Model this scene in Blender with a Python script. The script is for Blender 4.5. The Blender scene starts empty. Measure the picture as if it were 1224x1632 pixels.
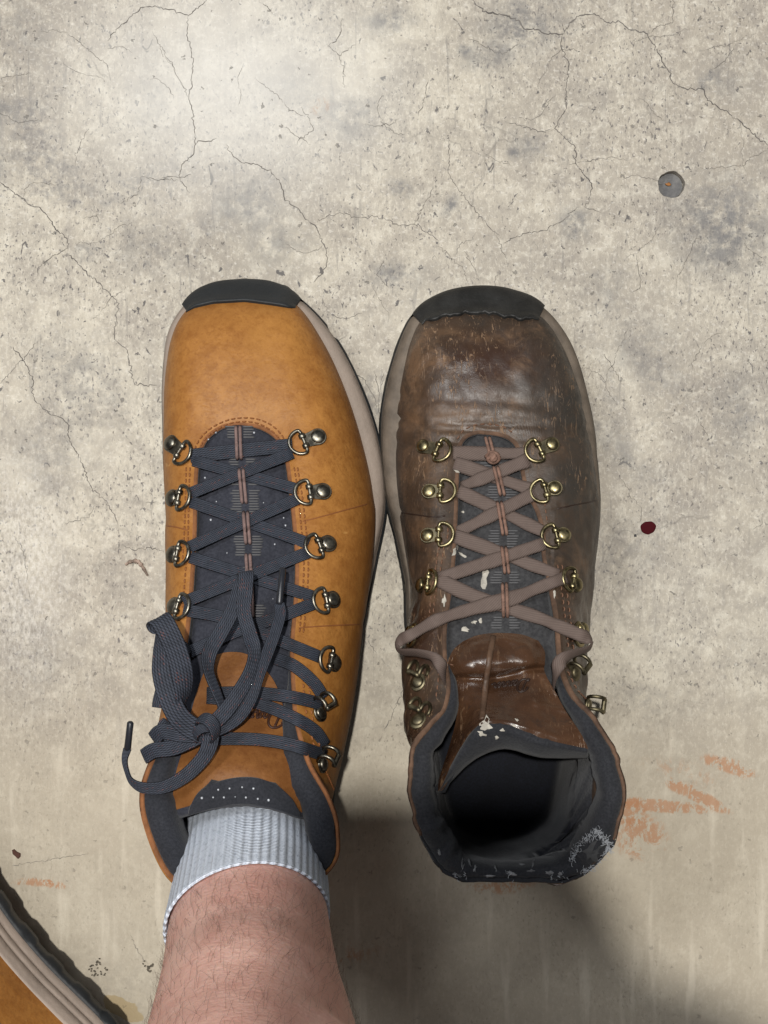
import bpy, math, random
import numpy as np
from mathutils import Vector, Matrix, noise
from mathutils.bvhtree import BVHTree

random.seed(7)
rng = np.random.default_rng(7)
sc = bpy.context.scene
col = sc.collection

# ------------------------------------------------------------------ camera
CAM_H = 1.10            # lens height above the floor (m)
PX = 2960.0             # photograph pixels per metre on the floor
CX, CY = 612.0, 816.0
cam = bpy.data.cameras.new("camera")
cam.sensor_fit = 'VERTICAL'
cam.sensor_height = 24.0
cam.lens = 24.0 * CAM_H / (1632.0 / PX)
cam.clip_start = 0.01
cam.clip_end = 100.0
camo = bpy.data.objects.new("camera", cam)
camo.location = (0, 0, CAM_H)
col.objects.link(camo)
sc.camera = camo

# ------------------------------------------------------------------ light
world = bpy.data.worlds.new("World")
sc.world = world
world.use_nodes = True
world.node_tree.nodes["Background"].inputs[0].default_value = (0.93, 0.96, 1.0, 1)
world.node_tree.nodes["Background"].inputs[1].default_value = 0.105

def area(name, loc, target, energy, sx, sy=None, color=(1, 1, 1)):
    l = bpy.data.lights.new(name, 'AREA')
    l.energy = energy
    l.color = color
    if sy is None:
        l.shape = 'DISK'; l.size = sx
    else:
        l.shape = 'RECTANGLE'; l.size = sx; l.size_y = sy
    o = bpy.data.objects.new(name, l)
    o.location = loc
    d = Vector(target) - Vector(loc)
    o.rotation_euler = d.to_track_quat('-Z', 'Y').to_euler()
    col.objects.link(o)
    return o

area("garage_bulb", (-0.06, 0.22, 2.6), (0, 0, 0), 60.0, 0.045, color=(1.0, 0.965, 0.90))
area("garage_tube_light", (-1.0, 0.85, 2.4), (-.1, 0.1, 0), 27.0, 1.2, 0.25, color=(0.96, 0.98, 1.0))

sc.view_settings.view_transform = 'Standard'
sc.view_settings.look = 'None'
sc.view_settings.exposure = 0.0
sc.view_settings.gamma = 1.0
sc.view_settings.use_curve_mapping = False

# ------------------------------------------------------------------ small helpers
def P(px, py, h=0.0):
    """floor-plan pixel of the photograph at height h -> metres"""
    k = (CAM_H - h) / (CAM_H * PX)
    return Vector(((px - CX) * k, (CY - py) * k, h))

def PA(rows):
    a = np.asarray(rows, float)
    k = (CAM_H - a[..., 2]) / (CAM_H * PX)
    o = np.empty_like(a[..., :3])
    o[..., 0] = (a[..., 0] - CX) * k
    o[..., 1] = (CY - a[..., 1]) * k
    o[..., 2] = a[..., 2]
    return o

def to_px(p):
    k = CAM_H * PX / (CAM_H - p[2])
    return p[0] * k + CX, CY - p[1] * k

def cr(p, m, closed=False):
    """Catmull-Rom through the rows of p, m samples per span"""
    p = np.asarray(p, float)
    n = len(p)
    if closed:
        q = np.concatenate([p[-1:], p, p[:2]])
        spans = n
    else:
        q = np.concatenate([2 * p[:1] - p[1:2], p, 2 * p[-1:] - p[-2:-1]])
        spans = n - 1
    t = np.linspace(0, 1, m, endpoint=False)[:, None]
    out = []
    for i in range(spans):
        a, b, c, d = q[i], q[i + 1], q[i + 2], q[i + 3]
        out.append(0.5 * (2 * b + (c - a) * t + (2 * a - 5 * b + 4 * c - d) * t * t + (3 * b - a - 3 * c + d) * t ** 3))
    if not closed:
        out.append(p[-1:])
    return np.concatenate(out)

def unit(v):
    n = np.linalg.norm(v, axis=-1, keepdims=True)
    return v / np.where(n < 1e-12, 1, n)

def fbm(p, s, o=3):
    v = Vector((p[0] * s, p[1] * s, p[2] * s))
    return noise.fractal(v, 1.0, 2.0, o)

ORIGIN = {}
def thing(name, label, cat, loc, group=None):
    o = bpy.data.objects.new(name, None)
    o.empty_display_size = 0.02
    o.location = loc
    col.objects.link(o)
    o['label'] = label; o['category'] = cat
    if group: o['group'] = group
    ORIGIN[o.name] = Vector(loc)
    return o

def add(name, verts, faces, mats, parent=None, smooth=True, mi=None, uv=None, kind=None, label=None):
    org = ORIGIN.get(parent.name, Vector((0, 0, 0))) if parent else Vector((0, 0, 0))
    me = bpy.data.meshes.new(name)
    vs = [(v[0] - org[0], v[1] - org[1], v[2] - org[2]) for v in verts]
    me.from_pydata(vs, [], [tuple(int(i) for i in f) for f in faces])
    if not isinstance(mats, (list, tuple)): mats = [mats]
    for m in mats: me.materials.append(m)
    if mi is not None:
        me.polygons.foreach_set('material_index', list(mi))
    if uv is not None:
        l = me.uv_layers.new(name='uv')
        li = np.empty(len(me.loops), int)
        me.loops.foreach_get('vertex_index', li)
        l.data.foreach_set('uv', np.asarray(uv, float)[li].ravel())
    me.polygons.foreach_set('use_smooth', [smooth and not (name.startswith('tongue') and mi is not None and mi[i] == 1) for i in range(len(me.polygons))])
    me.update()
    o = bpy.data.objects.new(name, me)
    col.objects.link(o)
    if parent:
        o.parent = parent
        ORIGIN[o.name] = org
    else:
        ORIGIN[o.name] = Vector((0, 0, 0))
    if kind: o['kind'] = kind
    if label: o['label'] = label
    return o

class Soup:
    def __init__(s): s.v = []; s.f = []; s.mi = []; s.uv = []
    def put(s, v, f, mi=0, uv=None):
        b = len(s.v)
        s.v += [tuple(x) for x in v]
        s.f += [tuple(i + b for i in q) for q in f]
        s.mi += [mi] * len(f)
        s.uv += list(uv) if uv is not None else [(0, 0)] * len(v)
    def make(s, name, mats, parent=None, **k):
        return add(name, s.v, s.f, mats, parent, mi=s.mi, uv=s.uv, **k)

def grid_faces(nr, nc, closed=False):
    """rows x cols grid (row-major); closed wraps the columns"""
    f = []
    for i in range(nr - 1):
        for j in range(nc if closed else nc - 1):
            j2 = (j + 1) % nc
            f.append((i * nc + j, i * nc + j2, (i + 1) * nc + j2, (i + 1) * nc + j))
    return f

def tube(path, r, n=8, cap=True, flat=None):
    """swept round tube; r scalar or list"""
    path = np.asarray(path, float)
    m = len(path)
    r = np.broadcast_to(np.asarray(r, float), (m,))
    t = unit(np.gradient(path, axis=0))
    up = np.array([0, 0, 1.0]) if abs(t[0][2]) < 0.9 else np.array([1.0, 0, 0])
    s = unit(np.cross(t[0], up)); v = []
    for i in range(m):
        s = unit(s - t[i] * np.dot(s, t[i])); b = np.cross(t[i], s)
        for k in range(n):
            a = 2 * math.pi * k / n
            v.append(path[i] + r[i] * (math.cos(a) * s + math.sin(a) * b))
    f = grid_faces(m, n, True)
    if cap:
        f.append(tuple(range(n))[::-1]); f.append(tuple((m - 1) * n + k for k in range(n)))
    return v, f

# ------------------------------------------------------------------ node helpers
class G:
    def __init__(s, name):
        s.m = bpy.data.materials.new(name); s.m.use_nodes = True
        s.t = s.m.node_tree; s.b = s.t.nodes["Principled BSDF"]
        s.obj = s.n('ShaderNodeTexCoord').outputs['Object']
    def n(s, typ, ins=None, **at):
        x = s.t.nodes.new(typ)
        for k, v in at.items(): setattr(x, k, v)
        for k, v in (ins or {}).items():
            if isinstance(v, bpy.types.NodeSocket): s.t.links.new(v, x.inputs[k])
            else: x.inputs[k].default_value = v
        return x
    def mapping(s, vec, scale=(1, 1, 1), rot=(0, 0, 0), loc=(0, 0, 0)):
        return s.n('ShaderNodeMapping', {'Vector': vec, 'Scale': scale, 'Rotation': rot, 'Location': loc}).outputs[0]
    def noise(s, scale, detail=4, rough=0.55, dist=0.0, vec=None):
        return s.n('ShaderNodeTexNoise', {'Vector': vec if vec is not None else s.obj, 'Scale': scale, 'Detail': detail, 'Roughness': rough, 'Distortion': dist}).outputs['Fac']
    def noisec(s, scale, detail=2, vec=None):
        return s.n('ShaderNodeTexNoise', {'Vector': vec if vec is not None else s.obj, 'Scale': scale, 'Detail': detail}).outputs['Color']
    def vor(s, scale, feature='F1', vec=None, out='Distance', rnd=1.0):
        return s.n('ShaderNodeTexVoronoi', {'Vector': vec if vec is not None else s.obj, 'Scale': scale, 'Randomness': rnd}, feature=feature).outputs[out]
    def ramp(s, fac, a, b, lo=0.0, hi=1.0, smooth=True):
        return s.n('ShaderNodeMapRange', {'Value': fac, 'From Min': a, 'From Max': b, 'To Min': lo, 'To Max': hi}, interpolation_type='SMOOTHSTEP' if smooth else 'LINEAR').outputs[0]
    def mth(s, op, a, b=0.0, c=0.0):
        x = s.n('ShaderNodeMath', operation=op)
        for i, v in enumerate((a, b, c)):
            if isinstance(v, bpy.types.NodeSocket): s.t.links.new(v, x.inputs[i])
            else: x.inputs[i].default_value = v
        return x.outputs[0]
    def mix(s, fac, a, b, blend='MIX'):
        x = s.n('ShaderNodeMix', data_type='RGBA', blend_type=blend)
        for i, v in ((0, fac), (6, a), (7, b)):
            if isinstance(v, bpy.types.NodeSocket): s.t.links.new(v, x.inputs[i])
            elif i == 0: x.inputs[0].default_value = v
            else: x.inputs[i].default_value = (v[0], v[1], v[2], 1)
        return x.outputs[2]
    def bump(s, h, dist, strength=1.0, nrm=None):
        d = {'Height': h, 'Distance': dist, 'Strength': strength}
        if nrm is not None: d['Normal'] = nrm
        return s.n('ShaderNodeBump', d).outputs[0]
    def vadd(s, a, b, k):
        sc_ = s.n('ShaderNodeVectorMath', {0: b}, operation='SCALE'); sc_.inputs['Scale'].default_value = k
        return s.n('ShaderNodeVectorMath', {0: a, 1: sc_.outputs[0]}, operation='ADD').outputs[0]
    def end(s, colr, rough=0.5, nrm=None, **k):
        for nm, v in (('Base Color', colr), ('Roughness', rough), ('Normal', nrm)) + tuple((a.replace('_', ' '), b) for a, b in k.items()):
            if v is None: continue
            if isinstance(v, bpy.types.NodeSocket): s.t.links.new(v, s.b.inputs[nm])
            elif nm == 'Base Color': s.b.inputs[nm].default_value = (*v[:3], 1)
            else: s.b.inputs[nm].default_value = v
        return s.m
    def blob(s, px, py, rx, ry, ang=0.0, vec=None, h=0.0):
        """soft elliptical mask on the floor round a point, 1 at its middle"""
        p = P(px, py, h)
        v = s.n('ShaderNodeVectorMath', {0: vec if vec is not None else s.obj, 1: (p[0], p[1], 0)}, operation='SUBTRACT').outputs[0]
        v = s.n('ShaderNodeVectorRotate', {'Vector': v, 'Angle': math.radians(ang)}, rotation_type='Z_AXIS').outputs[0]
        v = s.n('ShaderNodeVectorMath', {0: v, 1: (PX / rx, PX / ry, 0)}, operation='MULTIPLY').outputs[0]
        l = s.n('ShaderNodeVectorMath', {0: v}, operation='LENGTH').outputs['Value']
        return s.ramp(l, 1.0, 0.0)

def plain(name, c, rough=0.6, metal=0.0, bump=None, var=0.0, vs=60, spec=0.5):
    g = G(name)
    colr = c
    if var:
        colr = g.mix(g.ramp(g.noise(vs, 5), 0.3, 0.7), tuple(x * (1 - var) for x in c), tuple(x * (1 + var) for x in c))
    nrm = g.bump(g.noise(bump[0], 4), bump[1]) if bump else None
    return g.end(colr, rough, nrm, Metallic=metal, Specular_IOR_Level=spec)

# ------------------------------------------------------------------ materials
def mat_floor():
    g = G("worn_concrete")
    warp = g.vadd(g.obj, g.noisec(25, 3), 0.012)
    big = g.noise(5.5, 6, 0.6, 0.6)
    mid = g.noise(34, 8, 0.68, 0.4)
    mid2 = g.noise(90, 6, 0.7, 0.3, g.mapping(g.obj, loc=(3, 1, 0)))
    grain = g.noise(520, 6, 0.8, 0, g.mapping(g.obj, (1.0, 0.5, 1)))
    streak = g.noise(150, 4, 0.6, 0.2, g.mapping(g.obj, (1.0, 0.10, 1)))
    c = g.mix(g.ramp(big, 0.36, 0.62), (0.375, 0.333, 0.275), (0.545, 0.500, 0.412))
    c = g.mix(g.mth('MULTIPLY', g.blob(1010, 260, 480, 420, 0, warp), 0.55), c, (0.40, 0.36, 0.30))
    c = g.mix(g.ramp(mid, 0.40, 0.66, 0.0, 0.6), c, (0.325, 0.295, 0.262))
    c = g.mix(g.ramp(mid2, 0.50, 0.62, 0.0, 0.32), c, (0.74, 0.70, 0.60))
    c = g.mix(g.ramp(mid2, 0.48, 0.36, 0.0, 0.28), c, (0.30, 0.275, 0.25))
    c = g.mix(g.ramp(streak, 0.52, 0.75, 0.0, 0.32), c, (0.30, 0.275, 0.25))
    gm = g.ramp(g.noise(18, 5, .65, .4, g.mapping(g.obj, loc=(5, 8, 2))), .36, .62, .15, 1.0)
    c = g.mix(g.mth('MULTIPLY', gm, g.ramp(grain, 0.505, 0.62, 0.0, 0.5)), c, (0.23, 0.21, 0.19))
    c = g.mix(g.ramp(grain, 0.475, 0.40, 0.0, 0.42), c, (0.70, 0.655, 0.56))
    sp1 = g.ramp(g.noise(300, 3, .6, .5, g.mapping(g.obj, (1, .7, 1), (0, 0, .2), (6, 3, 1))), .655, .70)
    sp2 = g.ramp(g.noise(120, 4, .65, .8, g.mapping(g.obj, (1, .7, 1), (0, 0, .5), (2, 9, 1))), .665, .70)
    top = g.ramp(g.n('ShaderNodeSeparateXYZ', {0: g.obj}).outputs[1], -0.14, 0.10, .35, 1.0)
    c = g.mix(g.mth('MULTIPLY', g.mth('MULTIPLY', g.mth('MAXIMUM', sp1, sp2), top), .85), c, (0.065, 0.062, 0.065))
    sp3 = g.ramp(g.noise(620, 2, .5, .3, g.mapping(g.obj, (1, .6, 1), (0, 0, .1), (3, 3, 1))), .60, .68)
    sp4 = g.ramp(g.noise(560, 2, .5, .3, g.mapping(g.obj, (.6, 1, 1), (0, 0, .6), (5, 1, 1))), .60, .70)
    c = g.mix(g.mth('MULTIPLY', g.mth('MULTIPLY', sp3, gm), .85), c, (0.12, 0.11, 0.11))
    c = g.mix(g.mth('MULTIPLY', g.mth('MULTIPLY', sp4, top), .32), c, (0.76, 0.73, 0.67))
    line = g.ramp(g.noise(230, 3, .6, .6, g.mapping(g.obj, (1, .09, 1), (0, 0, .03), (1, 6, 2))), .63, .70)
    c = g.mix(g.mth('MULTIPLY', g.mth('MULTIPLY', line, top), .40), c, (0.17, 0.16, 0.155))
    # bluish dark smudges broken up by the grain
    sm = g.mth('MULTIPLY', g.ramp(g.noise(9, 5, 0.6, 0.5, g.mapping(g.obj, loc=(7, 2, 0))), 0.53, 0.70), g.ramp(g.noise(170, 6, 0.75), 0.40, 0.62))
    c = g.mix(g.mth('MULTIPLY', sm, 0.62), c, (0.16, 0.155, 0.16))
    # traced stains: big damp patch by the plug, blots above the toes and elsewhere
    fine = g.ramp(g.noise(120, 6, 0.75), 0.34, 0.62)
    for (px, py, rx, ry, an, k) in ((1170, 340, 105, 95, 30, 0.75), (1160, 385, 60, 40, 0, .4), (560, 170, 70, 45, 10, 0.6), (480, 120, 60, 40, 0, .5),
                                    (410, 310, 75, 45, -25, 0.6), (465, 365, 60, 55, 0, .45), (20, 155, 60, 22, 0, .6), (850, 20, 90, 60, -20, .65),
                                    (640, 15, 50, 25, 0, .7), (655, 285, 22, 18, 20, .8), (735, 310, 14, 26, 30, .9), (640, 420, 60, 24, 0, .6),
                                    (930, 335, 30, 34, 0, .75), (860, 210, 40, 30, 0, .6), (835, 222, 16, 14, 0, .8), (790, 75, 50, 30, 0, .6), (755, 62, 12, 14, 0, .8),
                                    (250, 380, 90, 60, 20, .4), (150, 590, 110, 70, 40, .45), (100, 700, 90, 90, 0, .35), (70, 1060, 90, 120, 0, .3),
                                    (160, 380, 26, 18, 0, .7), (260, 150, 40, 70, 0, .4), (985, 440, 45, 45, 0, .4), (1040, 540, 90, 60, 30, .4),
                                    (1000, 640, 24, 90, -15, .35), (1020, 715, 80, 26, 35, .4), (1190, 640, 40, 100, 0, .4), (1150, 112, 22, 14, -20, .75), (1020, 850, 110, 60, -25, .3),
                                    (1180, 110, 60, 40, 0, .3), (60, 25, 60, 80, 0, .35), (0, 230, 40, 120, 0, .5)):
        b = g.mth('MULTIPLY', g.blob(px, py, rx * 1.35, ry * 1.35, an, warp), fine)
        c = g.mix(g.mth('MINIMUM', g.mth('MULTIPLY', b, k * 1.35), .92), c, (0.17, 0.165, 0.165))
    # brighter light near the top painted in as whiter colour; then paler, smoother cream toward the near edge
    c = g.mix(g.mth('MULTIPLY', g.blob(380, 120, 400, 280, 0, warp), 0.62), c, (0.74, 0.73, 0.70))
    c = g.mix(g.mth('MULTIPLY', g.blob(60, 900, 110, 300, 0, warp), g.ramp(grain, 0.6, 0.4, 0, .4)), c, (0.74, 0.72, 0.69))
    lowmask = g.ramp(g.n('ShaderNodeSeparateXYZ', {0: g.obj}).outputs[1], -0.05, -0.17)
    c = g.mix(g.mth('MULTIPLY', lowmask, 0.68), c, (0.435, 0.378, 0.285))
    st2 = g.noise(120, 3, 0.5, 0, g.mapping(g.obj, (1.0, 0.12, 1), (0, 0, math.radians(-18))))
    c = g.mix(g.mth('MULTIPLY', g.mth('MULTIPLY', lowmask, g.ramp(st2, 0.55, 0.72)), 0.4), c, (0.66, 0.60, 0.49))
    # rust
    rustn = g.mth('MULTIPLY', g.ramp(g.noise(85, 7, 0.78, 0.8, g.mapping(g.obj, (1.1, .85, 1), (0, 0, -.3))), 0.41, 0.54), g.ramp(g.noise(330, 5, .75, 0, g.mapping(g.obj, (1, .5, 1), (0, 0, -.3))), 0.34, 0.56))
    for (px, py, rx, ry, an, k) in ((1075, 1267, 80, 11, 6, 1.9), (1020, 1275, 30, 24, 0, 1.4), (1035, 1315, 50, 46, 0, .95), (1130, 1250, 56, 13, 30, 1.8), (1182, 1200, 50, 14, 20, 1.4),
                                    (1110, 1215, 110, 34, 12, .35), (80, 1391, 48, 9, 4, 1.3), (92, 1386, 16, 10, 0, 1.2), (530, 152, 30, 22, 0, .35), (1090, 330, 20, 8, 0, .1), (560, 1520, 60, 18, -15, .5), (595, 1500, 60, 34, 0, .3), (820, 1395, 70, 14, 0, .7)):
        b = g.ramp(g.mth('MULTIPLY', g.mth('MULTIPLY', g.blob(px, py, rx * 1.3, ry * 1.3, an, warp), rustn), k), .08, .55, 0, .72)
        c = g.mix(b, c, (0.40, 0.185, 0.082))
    # spilled glue stain by the leg
    gl = g.ramp(g.mth('ADD', g.blob(212, 1590, 58, 24, 20, g.vadd(g.obj, g.noisec(70, 3), 0.012)), g.mth('MULTIPLY', g.noise(120, 3), .12)), 0.36, 0.44)
    c = g.mix(g.mth('MULTIPLY', gl, .8), c, (0.36, 0.27, 0.14))
    # pits and grit of several sizes
    hgt = None
    for sc_, rad, keep, k in ((190, 0.22, 0.72, 0.6), (80, 0.12, 0.86, 0.7)):
        v = g.vadd(g.obj, g.noisec(sc_ * 3.0, 2), 0.9 / sc_)
        vv = g.n('ShaderNodeTexVoronoi', {'Vector': v, 'Scale': float(sc_)})
        rndc = g.n('ShaderNodeSeparateColor', {0: vv.outputs['Color']})
        size = g.mth('MULTIPLY', rndc.outputs[1], rad)
        d = g.ramp(g.mth('SUBTRACT', size, vv.outputs['Distance']), -0.01, 0.05)
        d = g.mth('MULTIPLY', d, g.mth('GREATER_THAN', rndc.outputs[0], keep))
        d = g.mth('MULTIPLY', d, g.mth('SUBTRACT', 1.0, g.mth('MULTIPLY', lowmask, .5)))
        c = g.mix(g.mth('MULTIPLY', d, k), c, (0.10, 0.095, 0.09))
        hgt = d if hgt is None else g.mth('ADD', hgt, d)
    # hairline crazing
    cz = g.vor(13, 'DISTANCE_TO_EDGE', g.vadd(g.obj, g.noisec(40, 4), 0.03))
    czm = g.mth('MULTIPLY', g.ramp(cz, 0.012, 0.0), g.ramp(g.noise(11, 3, .5, 0, g.mapping(g.obj, loc=(1, 5, 0))), 0.5, 0.62))
    czm = g.mth('MULTIPLY', czm, g.mth('SUBTRACT', 1.0, lowmask))
    c = g.mix(g.mth('MULTIPLY', czm, 0.35), c, (0.13, 0.12, 0.11))
    h = g.mth('SUBTRACT', g.mth('MULTIPLY', grain, 0.7), g.mth('MULTIPLY', hgt, 0.8))
    h = g.mth('ADD', h, g.mth('MULTIPLY', mid, 0.8))
    return g.end(c, g.ramp(mid, 0.3, 0.7, 0.42, 0.7), g.bump(h, 0.0009, 0.6), Specular_IOR_Level=0.4)

def mat_leather_new(dark=False):
    g = G("tan_tongue_leather" if dark else "tan_oiled_leather")
    n1 = g.noise(22, 5, .6, .5); n2 = g.noise(160, 6, .7); n3 = g.noise(700, 3, .6)
    c = g.mix(g.ramp(n1, .3, .7), (0.290, 0.117, 0.024), (0.380, 0.168, 0.039))
    c = g.mix(g.ramp(n2, .46, .64, 0, .45), c, (0.225, 0.080, 0.012))
    c = g.mix(g.ramp(g.noise(480, 4, .7), .52, .62, 0, .35), c, (0.20, 0.07, 0.012))
    c = g.mix(g.ramp(n2, .47, .34, 0, .3), c, (0.47, 0.215, 0.052))
    pull = g.ramp(g.noise(26, 6, .65, .6), .50, .74, 0, .45)
    c = g.mix(g.mth('MULTIPLY', pull, .7), c, (0.43, 0.205, 0.050))
    sc1 = g.ramp(g.noise(60, 3, .5, 1.0, g.mapping(g.obj, (1.6, .16, 1), (0, 0, .25))), .70, .73)
    sc2 = g.ramp(g.noise(70, 3, .5, .8, g.mapping(g.obj, (.14, 1.5, 1), (0, 0, .35))), .71, .74)
    c = g.mix(g.mth('MULTIPLY', sc2, .3), c, (0.63, 0.36, 0.12))
    h = g.mth('ADD', g.mth('MULTIPLY', n3, .35), g.mth('MULTIPLY', n2, .55))
    if dark: c = g.mix(1.0, c, (0.58, 0.54, 0.60), 'MULTIPLY')
    h = g.mth('ADD', h, g.mth('MULTIPLY', g.vor(230, 'DISTANCE_TO_EDGE', g.vadd(g.obj, g.noisec(120, 2), .004)), .5))
    return g.end(c, g.ramp(n1, .3, .7, .62, .5), g.bump(h, .0006, .6), Specular_IOR_Level=.33)

def mat_leather_old(gloss=False):
    g = G("glossy_brown_leather" if gloss else "worn_brown_leather")
    n1 = g.noise(20, 6, .62, .8); n2 = g.noise(140, 7, .72, .3); n3 = g.noise(600, 3)
    n4 = g.noise(55, 7, .72, .5, g.mapping(g.obj, loc=(4, 4, 1)))
    r = P(790, 930, 0)
    pos = g.vadd(g.n('ShaderNodeVectorMath', {0: g.obj, 1: (r.x, r.y, 0)}, operation='ADD').outputs[0], g.noisec(45, 3), 0.012)
    def area_mask(lst):
        m = None
        for (px, py, rx, ry, an, k) in lst:
            b = g.mth('MULTIPLY', g.blob(px, py, rx * 1.5, ry * 1.5, an, pos, .055), k)
            m = b if m is None else g.mth('MAXIMUM', m, b)
        return m
    if gloss:
        c = g.mix(g.ramp(n1, .3, .7), (0.034, 0.016, 0.009), (0.080, 0.038, 0.019))
        sheen = 1.0
    else:
        c = g.mix(g.ramp(n1, .32, .68), (0.026, 0.018, 0.013), (0.072, 0.043, 0.026))
        dark = area_mask([(930, 640, 60, 130, 0, .9), (935, 760, 60, 90, 0, .9), (880, 590, 60, 60, 0, .7), (650, 790, 26, 80, 0, .5), (660, 930, 40, 60, 0, .4)])
        c = g.mix(g.mth('MULTIPLY', dark, g.ramp(n2, .25, .6, .45, 1.0)), c, (0.030, 0.027, 0.023))
        mar = area_mask([(800, 565, 80, 50, 0, 1), (775, 610, 70, 30, 0, .7), (690, 965, 30, 40, 0, .8), (920, 975, 30, 40, 0, .8), (680, 1000, 30, 40, 0, .9), (670, 1130, 40, 60, 0, .7)])
        c = g.mix(g.mth('MULTIPLY', mar, .85), c, (0.042, 0.020, 0.014))
        sheen = g.mth('MAXIMUM', area_mask([(765, 545, 100, 65, 0, 1), (690, 970, 40, 50, 0, 1), (920, 980, 40, 50, 0, 1), (670, 1120, 50, 90, 0, 1)]), 0.0)
        sc = area_mask([(672, 570, 38, 75, 10, 1.0), (720, 545, 55, 40, 0, .8), (860, 555, 50, 22, -40, .8), (800, 640, 90, 22, 0, .5), (690, 650, 50, 30, 0, .8), (690, 735, 40, 40, 0, .55), (670, 830, 50, 26, 0, .9), (845, 690, 60, 18, 0, .5),
                        (705, 890, 16, 50, 0, .9), (885, 890, 20, 60, 0, .8), (905, 690, 30, 20, 0, .4), (655, 900, 30, 50, 0, .5), (930, 880, 30, 60, 0, .35), (800, 515, 110, 10, 0, .8), (870, 820, 24, 14, 0, .8), (860, 520, 40, 16, -30, .7)])
        c = g.mix(g.mth('MULTIPLY', sc, g.ramp(n4, .42, .62, 0, .85)), c, (0.165, 0.096, 0.053))
    c = g.mix(g.mth('MULTIPLY', g.ramp(n4, .54, .72), g.ramp(n2, .40, .60, .05, .55)), c, (0.19, 0.105, 0.055))
    c = g.mix(g.ramp(n2, .55, .72, 0, .6), c, (0.020, 0.015, 0.012))
    scr = None
    for k, (rz, s1, s2) in enumerate(((.35, 2.2, .30), (-.9, 2.0, .32), (1.25, 2.4, .26), (-1.5, 2.4, .30))):
        x = g.ramp(g.noise(170, 4, .6, 1.6, g.mapping(g.obj, (s1, s2 * 1.2, 1), (0, 0, rz), (k, 2 * k, 0))), .62 + .01 * gloss, .68)
        scr = x if scr is None else g.mth('MAXIMUM', scr, x)
    scr = g.mth('MULTIPLY', scr, g.ramp(g.noise(17, 3, .5, 0, g.mapping(g.obj, loc=(9, 1, 0))), .40, .60, .05, 1))
    c = g.mix(g.mth('MULTIPLY', scr, .65), c, (0.30, 0.185, 0.105))
    h = g.mth('ADD', g.mth('MULTIPLY', n3, .25), g.mth('MULTIPLY', n2, .7))
    h = g.mth('SUBTRACT', h, g.mth('MULTIPLY', scr, .3))
    if gloss: rr = g.ramp(n2, .35, .65, .18, .34)
    else: rr = g.mth('SUBTRACT', g.ramp(n2, .35, .65, .42, .60), g.mth('MULTIPLY', sheen, .20))
    rr = g.mth('ADD', rr, g.mth('MULTIPLY', scr, .2))
    return g.end(c, rr, g.bump(h, .0007, .55), Specular_IOR_Level=.6 if gloss else .55)

def mat_fabric(name, c, c2, scale=900, dots=False, rough=.85):
    g = G(name)
    n1 = g.noise(60, 5, .6); n2 = g.noise(scale, 3, .7)
    cc = g.mix(g.ramp(n2, .3, .7), c, c2)
    cc = g.mix(g.ramp(n1, .35, .7, 0, .4), cc, tuple(x * .6 for x in c))
    h = g.mth('ADD', g.mth('MULTIPLY', n2, .6), n1)
    return g.end(cc, rough, g.bump(h, .0008, .6), Specular_IOR_Level=.25, Sheen_Weight=.12)

def mat_lace(name, ca, cb, fleck=None, ribs=7):
    g = G(name)
    uv = g.n('ShaderNodeTexCoord').outputs['UV']
    sp = g.n('ShaderNodeSeparateXYZ', {0: uv})
    u, v = sp.outputs[0], sp.outputs[1]
    rib = g.mth('ABSOLUTE', g.mth('SINE', g.mth('MULTIPLY', u, math.pi * ribs)))
    wv = g.mth('SINE', g.mth('ADD', g.mth('MULTIPLY', v, 3400.0), g.mth('MULTIPLY', u, 40.0)))
    f = g.mth('MULTIPLY', g.ramp(rib, .0, .7, .12, 1), g.ramp(wv, -1, 1, .42, 1))
    n = g.noise(300, 4)
    f = g.mth('MULTIPLY', f, g.ramp(n, .2, .8, .7, 1.15))
    c = g.mix(f, ca, cb)
    if fleck:
        fl = g.n('ShaderNodeTexNoise', {'Vector': g.mapping(uv, (9, 130, 1)), 'Scale': 1.0, 'Detail': 3.0}).outputs['Fac']
        fk = g.mth('MULTIPLY', g.ramp(fl, .60, .68), g.ramp(wv, .1, .6))
        c = g.mix(g.mth('MULTIPLY', fk, .6), c, fleck)
    h = g.mth('ADD', rib, g.mth('MULTIPLY', wv, .25))
    return g.end(c, .72, g.bump(h, .0004, .6), Specular_IOR_Level=.3)

def mat_metal(name, c, c2, rough):
    g = G(name)
    n = g.noise(260, 5, .6)
    return g.end(g.mix(g.ramp(n, .35, .7), c, c2), g.ramp(n, .3, .7, rough, rough + .18), g.bump(n, .0002, .3), Metallic=1.0)

def mat_sock():
    g = G("heather_knit")
    uv = g.n('ShaderNodeTexCoord').outputs['UV']
    sp = g.n('ShaderNodeSeparateXYZ', {0: uv}); u, v = sp.outputs[0], sp.outputs[1]
    rib = g.mth('SINE', g.mth('MULTIPLY', u, 2 * math.pi * 58))
    zig = g.mth('MULTIPLY', g.mth('ABSOLUTE', g.mth('SINE', g.mth('MULTIPLY', u, math.pi * 58))), 1.6)
    row = g.mth('SINE', g.mth('ADD', g.mth('MULTIPLY', v, 2 * math.pi * 720), zig))
    he = g.noise(1.0, 4, .7, 0, g.mapping(uv, (150, 420, 1)))
    c = g.mix(g.ramp(he, .28, .52), (0.37, 0.43, 0.53), (0.72, 0.785, 0.90))
    c = g.mix(g.ramp(rib, -.3, -1.0, 0, .22), c, (0.22, 0.25, 0.32))
    c = g.mix(g.ramp(row, .0, -1, 0, .28), c, (0.22, 0.26, 0.33))
    h = g.mth('ADD', g.mth('MULTIPLY', rib, 1.0), g.mth('MULTIPLY', row, .5))
    return g.end(c, .92, g.bump(h, .0007, .8), Specular_IOR_Level=.15, Sheen_Weight=.2)

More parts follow.
